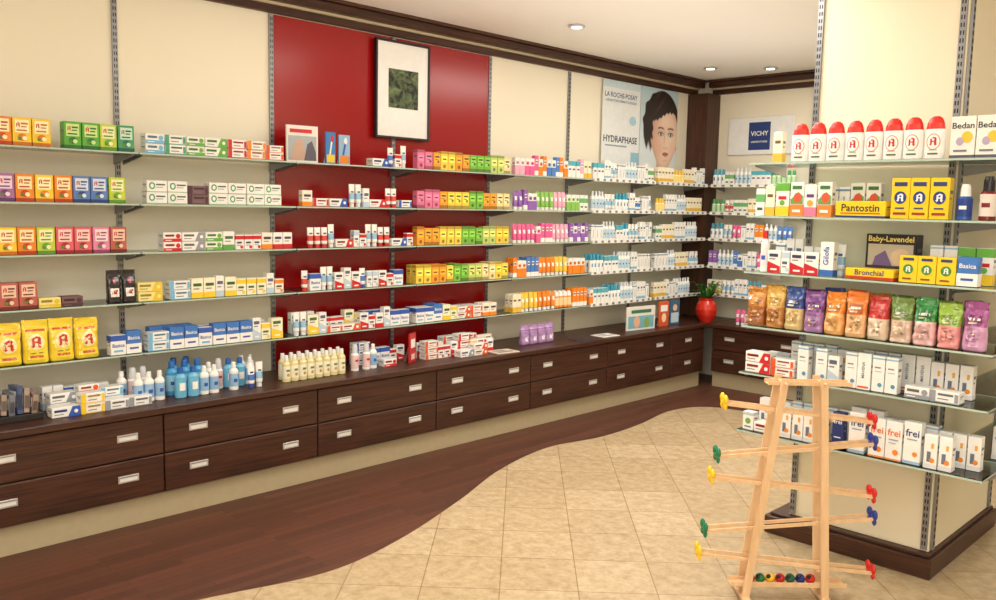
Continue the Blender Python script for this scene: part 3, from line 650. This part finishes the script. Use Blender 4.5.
def sst(a, b, x):
    t = max(0, min(1, (x-a)/(b-a))); return t*t*(3-2*t)
def mixc(a, b, t): return tuple(p*(1-t)+q*t for p, q in zip(a, b))
def gs(x, y, sx, sy): return math.exp(-(x/sx)**2-(y/sy)**2)
def face_colour(X, Y):
    """printed portrait: X -.29..29, Y 0...84 metres on the sheet"""
    c = mixc((234,241,244),(186,212,224), sst(.0,.84,Y))
    ns = sst(.0,.02, .1-abs(X-.07)) * sst(.3,.26,Y)
    sh = sst(0,.02, .17-.5*abs(X-.02)-Y)
    c = mixc(c, mixc((206,158,132),(236,198,174), sst(-.1,.2,X)), max(ns, sh))
    fx = (X-.09)/.225; fy = (Y-.42)/.315
    # short hair : close smooth cap, a few points swept to the left
    ex = (X-.045)/.285; ey = (Y-.49)/.335
    hr = math.hypot(ex, ey); a = math.atan2(ey, ex)
    hr -= .10*gs(a-2.55,0,.13,1)+.07*gs(a-2.95,0,.1,1)+.05*gs(a-2.15,0,.12,1)
    strand = noise.noise(Vector((a*16, hr*2.0, 0)))
    hc = mixc((32,21,20),(84,58,48), sst(.1,.6,strand)*.8)
    side = sst(.29,.37,Y+.03*math.sin(X*90))
    c = mixc(c, hc, sst(1.01,.985,hr)*side)
    wf = 1-.34*sst(.05,-1.0,fy)-.03*sst(.2,1,fy)
    fr = math.hypot(fx/wf, fy)
    sk = (243,210,188)
    sk = mixc(sk, (200,148,122), .7*sst(.0,-.95,fx)); sk = mixc(sk, (210,160,136), .45*sst(.75,1.0,fr))
    sk = mixc(sk, (252,230,212), .6*gs(fx-.42,fy+.15,.28,.25)+.4*gs(fx-.1,fy-.45,.4,.2)+.3*gs(fx-.12,fy+.12,.05,.26))
    sk = mixc(sk, (230,158,142), .3*gs(fx+.3,fy+.3,.2,.16)+.25*gs(fx-.52,fy+.28,.18,.16))
    sk = mixc(sk, (190,132,110), .4*gs(fx-.02,fy-.02,.05,.2)+.35*gs(fx-.1,fy+.33,.13,.02))
    for q in (.0,.2): sk = mixc(sk, (130,78,64), .65*gs(fx-q,fy+.30,.026,.014))
    sk = mixc(sk, (200,146,124), .35*gs(fx-.1,fy+.68,.18,.03))
    for ex_ in (-.26,.44):
        dx, dy = fx-ex_, fy-.07
        sk = mixc(sk, (176,124,106), .5*gs(dx,dy-.05,.2,.06))
        em = math.hypot(dx/.17, dy/.052)
        sk = mixc(sk, (234,234,232), sst(1.05,.9,em))
        if em < 1.0:
            ir = math.hypot(dx-.01, dy*.8)
            sk = mixc(sk, (80,96,112), sst(.068,.056,ir)); sk = mixc(sk, (14,14,18), sst(.034,.024,ir)); sk = mixc(sk, (255,255,255), gs(dx-.03,dy-.018,.01,.008))
        sk = mixc(sk, (40,26,24), min(1, gs(em-1.0,0,.17,1) * (1 if dy > 0 else .3)))
        by = fy-(.225+.03*(1-(dx/.22)**2)); sk = mixc(sk, (66,44,38), .85*sst(.24,.17,abs(dx))*gs(by,0,.024,1))
    mx, my = fx-.11, fy+.49
    up_ = .055*(1-(mx/.23)**2)-.012*gs(mx,0,.04,1); lo_ = -.07*(1-(mx/.21)**2)
    lip = sst(.24,.21,abs(mx))*sst(lo_-.012,lo_+.008,my)*sst(up_+.012,up_-.008,my)
    sk = mixc(sk, mixc((190,92,94),(226,146,142), gs(mx-.03,my+.03,.09,.018)), lip)
    sk = mixc(sk, (112,46,48), .8*gs(my+.002+.02*(mx/.22)**2,0,.009,1)*sst(.22,.18,abs(mx)))
    c = mixc(c, sk, sst(1.01,.975,fr))
    # smooth fringe swept across the forehead
    fl = .70-.26*sst(.35,-.75,fx)+.025*math.sin((fx*1.2-fy*.5)*24)
    fm = sst(fl-.02, fl+.02, fy)*sst(1.02,.99,hr)
    fm = max(fm, sst(-.80,-.86,fx+.03*math.sin(fy*22))*sst(-.15,.0,fy)*sst(1.02,.99,hr))
    hc2 = mixc((32,21,20),(90,62,50), .8*sst(.1,.6,noise.noise(Vector(((fx*.7-fy)*9, fx*1.2, 7)))))
    return mixc(c, hc2, fm)
def portrait():
    w, h = .58, .84; nx, nz = 116, 168; verts = []; cols = []; fs = []
    for j in range(nz+1):
        for i in range(nx+1):
            x = -w/2+w*i/nx; z = h*j/nz; verts.append((x, -.0104, z)); cols.append(lin(face_colour(x, z)))
    for j in range(nz):
        for i in range(nx):
            q = j*(nx+1)+i; fs.append((q, q+1, q+nx+2, q+nx+1))
    m = bpy.data.materials.new("portrait_print"); m.use_nodes = True
    at = m.node_tree.nodes.new('ShaderNodeAttribute'); at.attribute_name = "print"
    b = m.node_tree.nodes['Principled BSDF']; m.node_tree.links.new(at.outputs['Color'], b.inputs['Base Color']); b.inputs['Roughness'].default_value = .35
    mb = MB(); mb.add(verts, fs, m); mb.box(-w/2,w/2,-.01,0,0,h,mat((226,232,234),.35),.001)
    me = mb.mesh("portrait_poster"); ca_ = me.color_attributes.new("print", 'FLOAT_COLOR', 'POINT')
    for i, c in enumerate(cols): ca_.data[i].color = c
    obj("portrait_poster", me, (.018,6.68,1.84), math.pi/2, label="flat advertising poster showing a woman with short dark swept hair", cat="poster")
    w = .53
    mb = MB().box(-w/2,w/2,-.01,0,0,h,mat((236,240,242),.35),.001)
    mb.art([('r',.55,1,.0,.3,(150,200,222)),('r',-1,1,.93,1,(206,226,236)),('t','LA ROCHE-POSAY',-.05,.86,.46,(50,86,134)),('t','LABORATOIRE DERMATOLOGIQUE',-.05,.80,.44,(110,130,150)),
            ('t','HYDRAPHASE',-.03,.42,.48,(50,70,95)),('d',.6,.62,.05,.04,(170,212,230)),('r',-.85,.3,.345,.36,(150,170,185))], w/2, h, lambda x, z: -.01)
    obj("advertising_board", mb.mesh("advertising_board"), (.018,6.115,1.84), math.pi/2, label="white advertising board with slate blue lettering", cat="sign")
portrait()
mb = MB().box(-.315,.335,-.02,0,0,.34,mat((244,246,248),.3),.002)
mb.art([('r',-.34,.34,.12,.86,(34,62,128)),('t','VICHY',0,.56,.175,W),('t','LABORATOIRES',0,.34,.16,W)], .315, .34, lambda x, z: -.02)
obj("brand_sign", mb.mesh("brand_sign"), (.65,7.398,2.12), 0, label="white sign with dark blue square and white lettering", cat="sign")

# ------------------------------------------------------------------ end wall shelves and goods
for z in SH:
    add_shelf((.29,7.396,z), 0, .87, .25, "glass shelves on the end wall", rail=True); add_shelf((1.32,7.396,z), 0, .92, .25, "glass shelves on the end wall", rail=True)
seqs = [[('b_cy',3),('w_gr',2),('b_wh',4),('w_cy',4),('b_gr',5)],
        [('b_gr',3),('u_rd',2),('w_gr',3),('w_gd',2),('b_gr',3),('c_grt',2),('u_rd',3)],
        [('b_cy',3),('u_wh',2),('c_pkt',2),('w_tl',3),('c_orb',2),('b_wh',3),('c_blt',3)],
        [('c_pub',2),('b_wh',4),('c_blb',2),('w_tl',3),('c_pkt',2),('w_cy',5)],
        [('w_gd',3),('u_wh',3),('w_tl',3),('b_cy',3),('u_rd',3),('w_gr',3)]]
for z, s in zip(SH, seqs):
    run('B', .31, z+.001, s, 7.16, "cosmetic goods on the end wall shelves", gap=.004, lim=1.15)
    run('B', 1.35, z+.001, s[:4], 7.16, "cosmetic goods on the end wall shelves", gap=.004)
run('B', .70, CT, [('c_pkt',2),('l_rd',1,2),('u_wh',2),('w_gd',3),('l_or',1,2),('c_pub',2)], 7.0, "goods on the end counter")

# potted plant
pp = obj("potted_plant", None, (.45,6.93,CT+.0005), 0, label="leafy green plant in a round glossy red pot", cat="plant")
RP = mat((206,40,24),.2,coat=.4)
mb = MB().loft([(0,.055,.055,2,RP),(.02,.066,.066,2,RP),(.07,.09,.09,2,RP),(.12,.098,.098,2,RP),(.17,.086,.086,2,RP),(.2,.066,.066,2,RP),(.225,.074,.074,2,RP),(.22,.064,.064,2,RP),(.185,.055,.055,2,mat((50,34,24)))], 24)
obj("pot", mb.mesh("pot"), parent=pp)
mb = MB(); GR = [mat((58,112,44),.4), mat((96,150,62),.4), mat((40,84,34),.4)]
pr = random.Random(9)
for i in range(60):      # arching pointed leaves
    a = pr.uniform(0, 6.283); reach = pr.uniform(.04,.155); top = pr.uniform(.07,.2); wd = pr.uniform(.012,.019)
    ca, sa = math.cos(a), math.sin(a); N = 6; vs = []
    for k in range(N+1):
        t = k/N; r = .02+reach*t; z = .185+top*math.sin(min(1.9, t*2.0))-.02*t*t
        ww = wd*math.sin(math.pi*(.12+.88*t))*(1 if k < N else 0)
        vs += [(r*ca-ww*sa, r*sa+ww*ca, z), (r*ca, r*sa, z-.004), (r*ca+ww*sa, r*sa-ww*ca, z)]
    fs = []
    for k in range(N):
        q = 3*k; fs += [(q,q+1,q+4,q+3),(q+1,q+2,q+5,q+4)]
    mb.add(vs, fs, GR[i%3])
obj("foliage", mb.mesh("foliage"), parent=pp)

# ------------------------------------------------------------------ display column
g = obj("display_column", None, (0,0,0), 0, label="square cream display column with dark oak plinth and slotted metal rails", cat="display stand")
GX0, GX1, GY0, GY1 = 2.73, 3.385, 3.99, 4.87
obj("core", MB().box(GX0,GX1,GY0,GY1,.11,CH-.002,CREAM2,.002).mesh("core"), parent=g)
mb = MB().box(GX0-.1,GX1+.03,GY0-.06,GY1+.05,0.005,.095,DARK,.004); mb.box(GX0-.08,GX1+.015,GY0-.04,GY1+.035,.095,.11,mat((70,42,30)),.003)
obj("plinth", mb.mesh("plinth"), parent=g)
U2 = upright_mesh(CH-.13)
for x in (GX0+.02, GX1-.02): obj("slotted_rail", U2, (x,GY0-.001,.12), 0, parent=g)
for y in (GY0+.02, GY1-.02): obj("slotted_rail", U2, (GX1+.001,y,.12), math.pi/2, parent=g)
GS = [1.82, 1.58, 1.322, 1.07, .85, .573]
GF = 3.655
for z in GS:
    add_shelf((2.60,GY0-.014,z), 0, 1.06, GY0-.014-GF, "glass shelves on the display column")
    add_shelf((GX1+.016,GY0,z), math.pi/2, .85, .26, "glass shelves on the display column")
bottle('q_sh',"white shampoo bottle with red cap and red letter emblem",.077,.168,W,(222,44,30),None,[('d',0,.4,.026,.032,(236,110,60)),('d',0,.4,.023,.029,W),('A',0,.41,.031,R),('r',-.5,.5,.1,.14,(90,110,90)),('r',-.4,.4,.2,.215,(120,160,90))],.6,'oval',"shampoo_bottle")
carton('q_bd',"shampoo_carton","white carton with yellow emblem and dark lettering",.088,.05,.16,(244,242,236),[(0,.08,(90,90,110))],[('t','Bedan',0,.78,.078,(40,60,60)),('d',.35,.5,.02,.022,(240,200,60)),('d',-.2,.4,.014,.016,(190,170,200)),('r',-.7,.4,.15,.2,(120,120,130))])
carton('q_ph',"health_carton","tall carton with coloured photo print",.062,.04,.15,W,[(0,.35,(240,140,60))],[('p',[(-.9,.36),(.9,.36),(.9,.6),(.2,.72),(-.9,.5)],(110,160,80)),('d',.1,.55,.018,.022,(220,90,60)),('r',-.7,.7,.8,.9,(60,120,60)),('r',-.6,.6,.12,.2,W)])
carton('q_pg',"health_carton","tall white carton with green and yellow print",.062,.04,.148,W,[(.0,.3,Y),(.75,1,G)],[('r',-.6,.6,.5,.6,R),('d',0,.4,.012,.012,G)])
carton('q_pp',"health_carton","tall white carton with pink print",.055,.04,.14,W,[(.0,.3,(230,130,160))],[('r',-.6,.6,.6,.7,(90,60,120)),('d',0,.42,.014,.014,(240,170,60))])
carton('q_yl',"health_carton","yellow carton with blue letter emblem",.072,.05,.165,(248,208,30),[],[('d',0,.52,.024,.026,(30,60,140)),('A',0,.52,.03,W),('r',-.7,.7,.8,.9,(40,60,120)),('r',-.7,.7,.1,.16,(150,60,40)),('r',-.5,.5,.24,.28,(60,70,120))])
carton('q_pf',"health_carton","long flat yellow carton with dark lettering",.21,.09,.07,(248,208,30),[(.0,.14,(40,60,120))],[('t','Pantostin',0,.6,.16,(40,50,60)),('r',-.8,.8,.24,.3,(200,60,40))])
bottle('q_bl',"blue bottle with white cap",.055,.14,(40,90,170),W,(30,60,140),[('r',-.5,.5,.3,.4,W)],1,'spray')
bottle('q_rd',"dark red bottle with black cap",.06,.17,(120,20,28),(20,18,20),(230,220,210),[('r',-.5,.5,.3,.4,(120,20,28))],1,'spray')
bottle('q_rc',"tall white bottle with red cap",.04,.19,W,(214,30,36),(235,235,240),[('r',-.5,.5,.3,.4,BL)],1,'round')
carton('q_wb',"health_carton","white carton with blue lettering",.06,.045,.15,W,[(0,.2,(60,110,190))],[('v','Gilofa',-.1,.6,.08,BL)])
carton('q_lav',"tea_carton","black and cream carton with violet picture and yellow lettering",.21,.07,.19,(38,34,40),[(.0,.1,(210,180,90))],[('t','Baby-Lavendel',0,.88,.19,(245,225,120)),('r',-.9,.9,.1,.78,(186,178,160)),('p',[(-.8,.1),(-.6,.5),(-.2,.64),(.1,.3),(.2,.1)],(110,90,140)),('d',.4,.5,.04,.036,(214,190,160)),('r',-.9,.9,.1,.3,(60,50,56))])
carton('q_yf',"health_carton","long flat yellow carton with red stripe",.2,.1,.045,(248,208,30),[(0,.3,(205,60,40))],[('t','Bronchial',0,.65,.12,(50,60,120))])
carton('q_ys',"health_carton","yellow carton with green emblem",.07,.045,.11,(246,210,40),[],[('d',0,.5,.02,.02,(70,140,60)),('A',0,.5,.022,W),('r',-.6,.6,.82,.92,(60,60,110)),('r',-.6,.4,.12,.18,(150,60,40))])
carton('q_fr',"lotion_carton","tall white carton with blue lettering",.068,.045,.175,W,[(0,.08,(160,190,215))],[('t','frei',0,.75,.054,(30,60,120)),('r',-.6,.6,.58,.61,(150,165,190)),('d',.4,.25,.01,.01,O)])
carton('q_fo',"lotion_carton","tall white carton with orange lettering",.066,.045,.165,W,[(0,.05,(236,140,60))],[('t','frei',0,.72,.052,(232,120,40)),('r',-.6,.6,.52,.55,(150,165,190)),('r',-.6,.3,.44,.46,(150,165,190)),('d',.3,.22,.012,.012,O)])
carton('q_fb',"lotion_carton","tall deep blue carton with white lettering",.05,.04,.16,(40,54,120),[],[('t','frei',0,.75,.036,W),('r',-.6,.6,.3,.33,W)])
carton('q_dm',"lotion_carton","white carton with orange and grey print",.05,.045,.14,W,[(.0,.14,(225,225,228))],[('r',-.5,.1,.2,.5,(110,120,140)),('d',.3,.25,.01,.01,O),('r',.1,.5,.6,.75,(240,170,60))])
carton('q_pl',"lotion_carton","plain white lotion carton with small grey print",.05,.045,.152,W,[(.9,.96,(150,190,220))],[('r',-.6,.4,.66,.7,(130,140,155)),('r',-.6,.6,.56,.58,(170,175,185)),('d',.35,.2,.009,.009,(90,150,190))])
carton('q_wt',"lotion_carton","white carton with vertical grey lettering",.056,.045,.155,W,[],[('v','MAVENA',-.1,.55,.07,(110,120,140)),('r',-.8,.8,.05,.1,(230,90,60))])
carton('q_sm',"lotion_carton","short white carton with green emblem",.055,.045,.085,W,[(.8,1,(190,200,205))],[('d',0,.5,.014,.014,(120,170,90)),('r',-.6,.6,.15,.22,(120,130,140))])
VAR['q_pz'] = ['q_pl','q_pl','q_dm','q_sm']; P['q_pz'] = P['q_pl']
pc = [((206,138,60),(172,104,54),'amber brown'),((222,176,84),(196,136,76),'golden brown'),((58,84,155),(226,200,140),'blue and cream'),((126,70,146),(176,130,190),'purple'),((236,142,50),(242,180,110),'orange'),
      ((236,134,60),(240,190,140),'orange'),((196,56,56),(232,210,186),'red and tan'),((120,150,80),(228,200,180),'green and tan'),((50,140,70),(238,190,190),'green and rose'),((150,186,70),(238,160,160),'lime green and pink'),((60,60,130),(186,100,164),'dark blue and magenta'),((166,86,150),(214,160,202),'lilac')]
keys = []
for i, (c, c2, nm) in enumerate(pc):
    k = 'pb%d' % i; keys.append(k); pr = random.Random(i)
    a = [('r',-.66,.66,.54,.74,shade(c,.75)),('r',-.5,.5,.63,.68,(250,245,235)),('r',-.5,.2,.56,.59,(240,225,190)),('r',-.6,.6,.14,.46,shade(c2,.9))]
    for q in range(14):
        a.append(('d',pr.uniform(-.48,.48),pr.uniform(.18,.42),.006,.006,pr.choice([shade(c2,1.15),shade(c2,.72),(240,205,150),shade(c2,.8)])))
    bag(k, "%s foil sweet pouch with printed panel" % nm, .088, .066, .18+.007*(i%3), c2, a, "sweet_pouch", top=c, cr=.022)
def GB(z, start, items, grp, front=GF+.02, **k): run('B', start, z+.001, items, front, grp, **k)
GB(1.82, 2.70, [('w_gd',1),('_',.035),('q_sh',8)], "shampoo bottles on the column top shelf", gap=.003)
GB(1.82, 3.445, [('q_bd',2)], "shampoo cartons on the column top shelf", gap=.004)
GB(1.58, 2.63, [('w_gr',1),('w_gd',1),('q_pg',1),('q_ph',1),('q_pp',1),('q_ph',1),], "health cartons on the column second shelf")
GB(1.58, 3.005, [('q_pf',1)], "health cartons on the column second shelf")
GB(1.58, 3.235, [('q_yl',3),('_',.02),('q_bl',1),('_',.02),('q_rd',1)], "health cartons on the column second shelf", gap=.003)
GB(1.58, 2.66, [('q_pp',2),('q_pg',2),('w_tl',2),('q_ph',2)], "health cartons on the column second shelf", front=GF+.14)
GB(1.322, 2.66, [('q_rc',1),('m_rd',1),('m_wh',1),('m_rd',2),('_',.003),('q_wb',1)], "health cartons on the column third shelf", gap=.004)
GB(1.322, 2.68, [('w_tl',3),('w_gr',2),('u_wh',2)], "health cartons on the column third shelf", front=GF+.14)
GB(1.322, 3.065, [('q_yf',1)], "health cartons on the column third shelf")
GB(1.322, 3.10, [('q_lav',1)], "lavender carton on the column third shelf", front=GF+.135)
GB(1.322, 3.285, [('q_ys',3),('m_bl',1)], "health cartons on the column third shelf", gap=.003)
GB(1.322, 3.36, [('q_pl',2),('q_pg',2)], "health cartons on the column third shelf", front=GF+.14)
GB(1.07, 2.605, [(keys[i], 1) for i in (0,1,2,3,4,5,6,7,8,9,11)], "foil sweet pouches on the column", gap=.005, jit=6)
GB(1.07, 2.64, [(keys[i], 1) for i in (1,0,3,2,5,4,7,6,9,10)], "foil sweet pouches on the column", gap=.008, jit=6, front=GF+.12)
GB(.85, 2.62, [('l_rd',1,2),('l_ro',1,2)], "flat cartons on the column fifth shelf", lim=2.86)
GB(.85, 2.87, [('q_pl',1),('_',.03),('q_pz',1),('m_wh',1),('_',.02),('q_pl',1),('q_wt',1),('q_pl',2)], "lotion cartons on the column fifth shelf", front=GF+.03, lim=3.33)
GB(.85, 3.34, [('l_gy',2,1)], "flat cartons on the column fifth shelf", lim=3.62)
GB(.85, 2.66, [('q_sm',2),('q_pl',4),('q_dm',2),('q_pl',3),('q_wt',2),('q_pz',4)], "lotion cartons on the column fifth shelf", front=GF+.15, lim=3.6)
GB(.573, 2.62, [('q_sm',1),('l_rd',1,1),('q_dm',4),('_',.02),('q_fb',1),('_',.02),('q_fr',1),('_',.012),('q_fo',2),('q_fr',1),('_',.01),('q_dm',2)], "lotion cartons on the column lowest shelf", lim=3.64)
GB(.573, 2.65, [('q_dm',3),('q_pl',5),('q_fr',2),('q_pl',4),('q_dm',3)], "lotion cartons on the column lowest shelf", front=GF+.12, lim=3.63)
for z, it in zip(GS, [[('q_bd',2),('q_sh',2)],[('q_rd',1),('q_pp',3),('q_bl',2)],[('m_bl',2),('q_ph',3)],[('pb4',2),('pb10',2)],[('q_fr',3),('l_rd',1,2)],[('q_dm',3),('q_wt',2)]]):
    run('L', 4.03, z+.001, it, GX1+.25, "goods on the side shelves of the column")

# ------------------------------------------------------------------ wooden ball track toy
TX, TY = 3.035, 3.31
toy = obj("wooden_ball_track", None, (TX,TY,.005), math.radians(44.6), label="beech wood ball track tower with coloured end stops", cat="toy")
def leg(x0, x1, y, h):
    mb = MB(); w = .0155; t = .007
    vs = [(x0-w,y-t,0),(x0+w,y-t,0),(x0+w,y+t,0),(x0-w,y+t,0),(x1-w*.9,y-t,h),(x1+w*.9,y-t,h),(x1+w*.9,y+t,h),(x1-w*.9,y+t,h)]
    mb.add(vs, [(0,3,2,1),(4,5,6,7),(0,1,5,4),(1,2,6,5),(2,3,7,6),(3,0,4,7)], BEECH); return mb.mesh("leg")
for y in (-.045, .045):
    for s_ in (-1, 1): obj("leg", leg(s_*.165, s_*.078+.03, y, .93), parent=toy)
mb = MB()
for s_ in (-1, 1): mb.box(s_*.165-.018,s_*.165+.018,-.13,.13,0,.018,BEECH,.003)
obj("foot_bars", mb.mesh("foot_bars"), parent=toy)
mb = MB().box(-.11,.23,-.03,.03,.899,.904,BEECH,.001); mb.box(-.11,.23,-.03,-.026,.904,.916,BEECH,.001); mb.box(-.11,.23,.026,.03,.904,.916,BEECH,.001)
for x in (-.05,.11): mb.tube((x,-.075,.912),(x,.075,.912),.006,BEECH)
obj("top_track", mb.mesh("top_track"), parent=toy)
YE, RD_, GN, BU = (244,200,40),(206,36,34),(20,120,80),(40,60,150)
capc = [(YE,RD_),(GN,BU),(YE,RD_),(GN,BU),(YE,RD_)]
for i, z in enumerate((.785,.63,.475,.315,.15)):
    hl = .30+.014*i; cx0 = .03*z/.93; tl = .066 if i % 2 == 0 else -.066
    za, zb = (z+tl/2, z-tl/2)
    mb = MB()
    for y in (-.026, .026):   # two thin slats on edge
        t, q = .0035, .007
        vs = [(cx0-hl,y-t,za-q),(cx0+hl,y-t,zb-q),(cx0+hl,y+t,zb-q),(cx0-hl,y+t,za-q),(cx0-hl,y-t,za+q),(cx0+hl,y-t,zb+q),(cx0+hl,y+t,zb+q),(cx0-hl,y+t,za+q)]
        mb.add(vs, [(0,3,2,1),(4,5,6,7),(0,1,5,4),(1,2,6,5),(2,3,7,6),(3,0,4,7)], BEECH)
    for q in (-1, 1):
        xq = cx0+q*.13; zq = z-tl*.5*q*.13/hl
        mb.box(xq-.006,xq+.006,-.038,.038,zq-.016,zq-.008,BEECH)
    tr = obj("track", mb.mesh("track"), parent=toy)
    for s_, zz, c in ((-1, za, capc[i][0]), (1, zb, capc[i][1])):
        cm = MB(); M_ = mat(c, .3); ex = cx0+s_*(hl+.004)
        for yy in (-.03, .03):      # butterfly wings
            cm.ball((ex,yy*.8,zz+.016), .021, M_, .5, .95, 1)
            cm.ball((ex,yy*.8,zz-.012), .016, M_, .5, .9, 1)
        cm.ball((ex,0,zz), .016, M_, .7, 1.8, .7)
        obj("end_stop", cm.mesh("end_stop"), parent=tr, label="coloured butterfly-shaped wooden end stop")
mb = MB().box(-.22,.26,-.03,.03,.05,.056,BEECH,.001); mb.box(-.22,.26,-.03,-.026,.056,.07,BEECH); mb.box(-.22,.26,.026,.03,.056,.07,BEECH)
obj("catch_tray", mb.mesh("catch_tray"), parent=toy)
ca, sa = math.cos(math.radians(44.6)), math.sin(math.radians(44.6))
for i, (c, nm) in enumerate([((210,40,36),'red'),((30,120,60),'green'),((240,190,40),'yellow'),((190,30,40),'dark red'),((30,100,70),'dark green'),((36,56,140),'blue'),((205,40,40),'red')]):
    x = -.135+i*.042
    mb = MB().ball((0,0,0), .02, mat(c,.25)); mb.ball((0,-.011,.009), .011, BLACK, 1, 1, 1, 8, 5)
    obj("wooden_ball", mb.mesh("wooden_ball"), (TX+x*ca, TY+x*sa, .005+.0565+.0205), 0, label="small painted %s wooden ball in the toy tray" % nm, cat="ball", group="balls in the toy tray")

# ------------------------------------------------------------------ furniture beyond the column
c2 = obj("drawer_cabinet", None, (3.26,6.9,0), 0, label="low dark cabinet standing beyond the display column", cat="cabinet")
obj("body", MB().box(0,1.2,-.5,0,.02,.62,DARK,.004).mesh("body"), parent=c2)
for z in (.05,.34):
    d = obj("drawer", MB().box(.01,1.19,-.52,-.5,z,z+.26,DARK,.003).mesh("drawer"), parent=c2)
    obj("handle", MB().box(.54,.66,-.528,-.52,z+.12,z+.15,ALU,.002).mesh("handle"), parent=d)
mb = MB().box(-.16,.16,-.12,.12,0,.13,mat((36,74,150)),.01); mb.box(-.165,.165,-.125,.125,.13,.15,mat((200,205,215)),.004)
obj("storage_box", mb.mesh("storage_box"), (3.3,6.1,.005), .3, label="blue plastic storage box with pale lid on the floor", cat="box")

# ------------------------------------------------------------------ lights
def area(name, loc, size, sy, watts, col, aim=None, rot=(0,0,0)):
    l = bpy.data.lights.new(name, 'AREA'); l.shape = 'RECTANGLE'; l.size = size; l.size_y = sy; l.energy = watts; l.color = col
    o = bpy.data.objects.new(name, l); COL.objects.link(o); o.location = loc; o.rotation_euler = rot
    if aim: o.rotation_euler = (Vector(aim)-Vector(loc)).to_track_quat('-Z', 'Y').to_euler()
WARM = (1,.94,.84)
area("ceiling_light", (2.6,.6,2.78), .9, 1.6, 18, WARM)
area("ceiling_light", (2.2,3.4,2.78), .9, 1.6, 34, WARM)
area("ceiling_light", (1.8,5.8,2.78), .8, 1.4, 36, WARM)
area("ceiling_light", (4.8,2.0,2.78), .9, 1.6, 28, WARM)
area("ceiling_light", (5.2,5.4,2.78), .6, 1.6, 26, WARM)
area("ceiling_light", (4.6,-1.4,2.78), 1.6, .8, 18, WARM)
area("rear_fill", (5.4,-1.6,1.9), 2.2, 1.4, 52, (1,.96,.9), aim=(1.6,5.0,2.9))  # added fill from behind the camera for walls and goods; no window is built
area("ceiling_fill", (3.8,.4,2.0), 2.0, 2.6, 40, (1,.95,.88), rot=(math.pi,0,0))  # added upward fill to brighten the ceiling, no fixture belongs to it
area("ceiling_fill", (1.45,4.3,1.95), 1.6, 4.2, 15, (1,.95,.88), rot=(math.pi,0,0))  # second added fill, unseen from below, lifts the far ceiling
for (x, y) in [(1.0,.9),(1.0,1.9),(1.0,2.9),(.95,4.0),(.9,5.1),(.85,6.3)]:
    l = bpy.data.lights.new("spot", 'SPOT'); l.energy = 60; l.color = WARM; l.spot_size = math.radians(116); l.spot_blend = .8; l.shadow_soft_size = .04
    o = bpy.data.objects.new("spot", l); COL.objects.link(o); o.location = (x,y,CH-.04)
    o.rotation_euler = (0, math.radians(-30), 0)
w = bpy.data.worlds.new("world"); SC.world = w; w.use_nodes = True
w.node_tree.nodes['Background'].inputs[0].default_value = (1,.95,.88,1); w.node_tree.nodes['Background'].inputs[1].default_value = .3

# ------------------------------------------------------------------ camera
az = math.radians(44.57); th = math.radians(6.2); ro = .02
fwd = Vector((-math.sin(az)*math.cos(th), math.cos(az)*math.cos(th), -math.sin(th)))
rt = Vector((math.cos(az), math.sin(az), 0)); up = rt.cross(fwd)
r2 = rt*math.cos(ro)+up*math.sin(ro); u2 = up*math.cos(ro)-rt*math.sin(ro)
cam = bpy.data.cameras.new("camera"); cam.sensor_width = 36; cam.lens = 31.2; cam.clip_start = .05
co = bpy.data.objects.new("camera", cam); COL.objects.link(co)
co.matrix_world = Matrix(((r2.x,u2.x,-fwd.x,4.6),(r2.y,u2.y,-fwd.y,0),(r2.z,u2.z,-fwd.z,1.6),(0,0,0,1)))
SC.camera = co
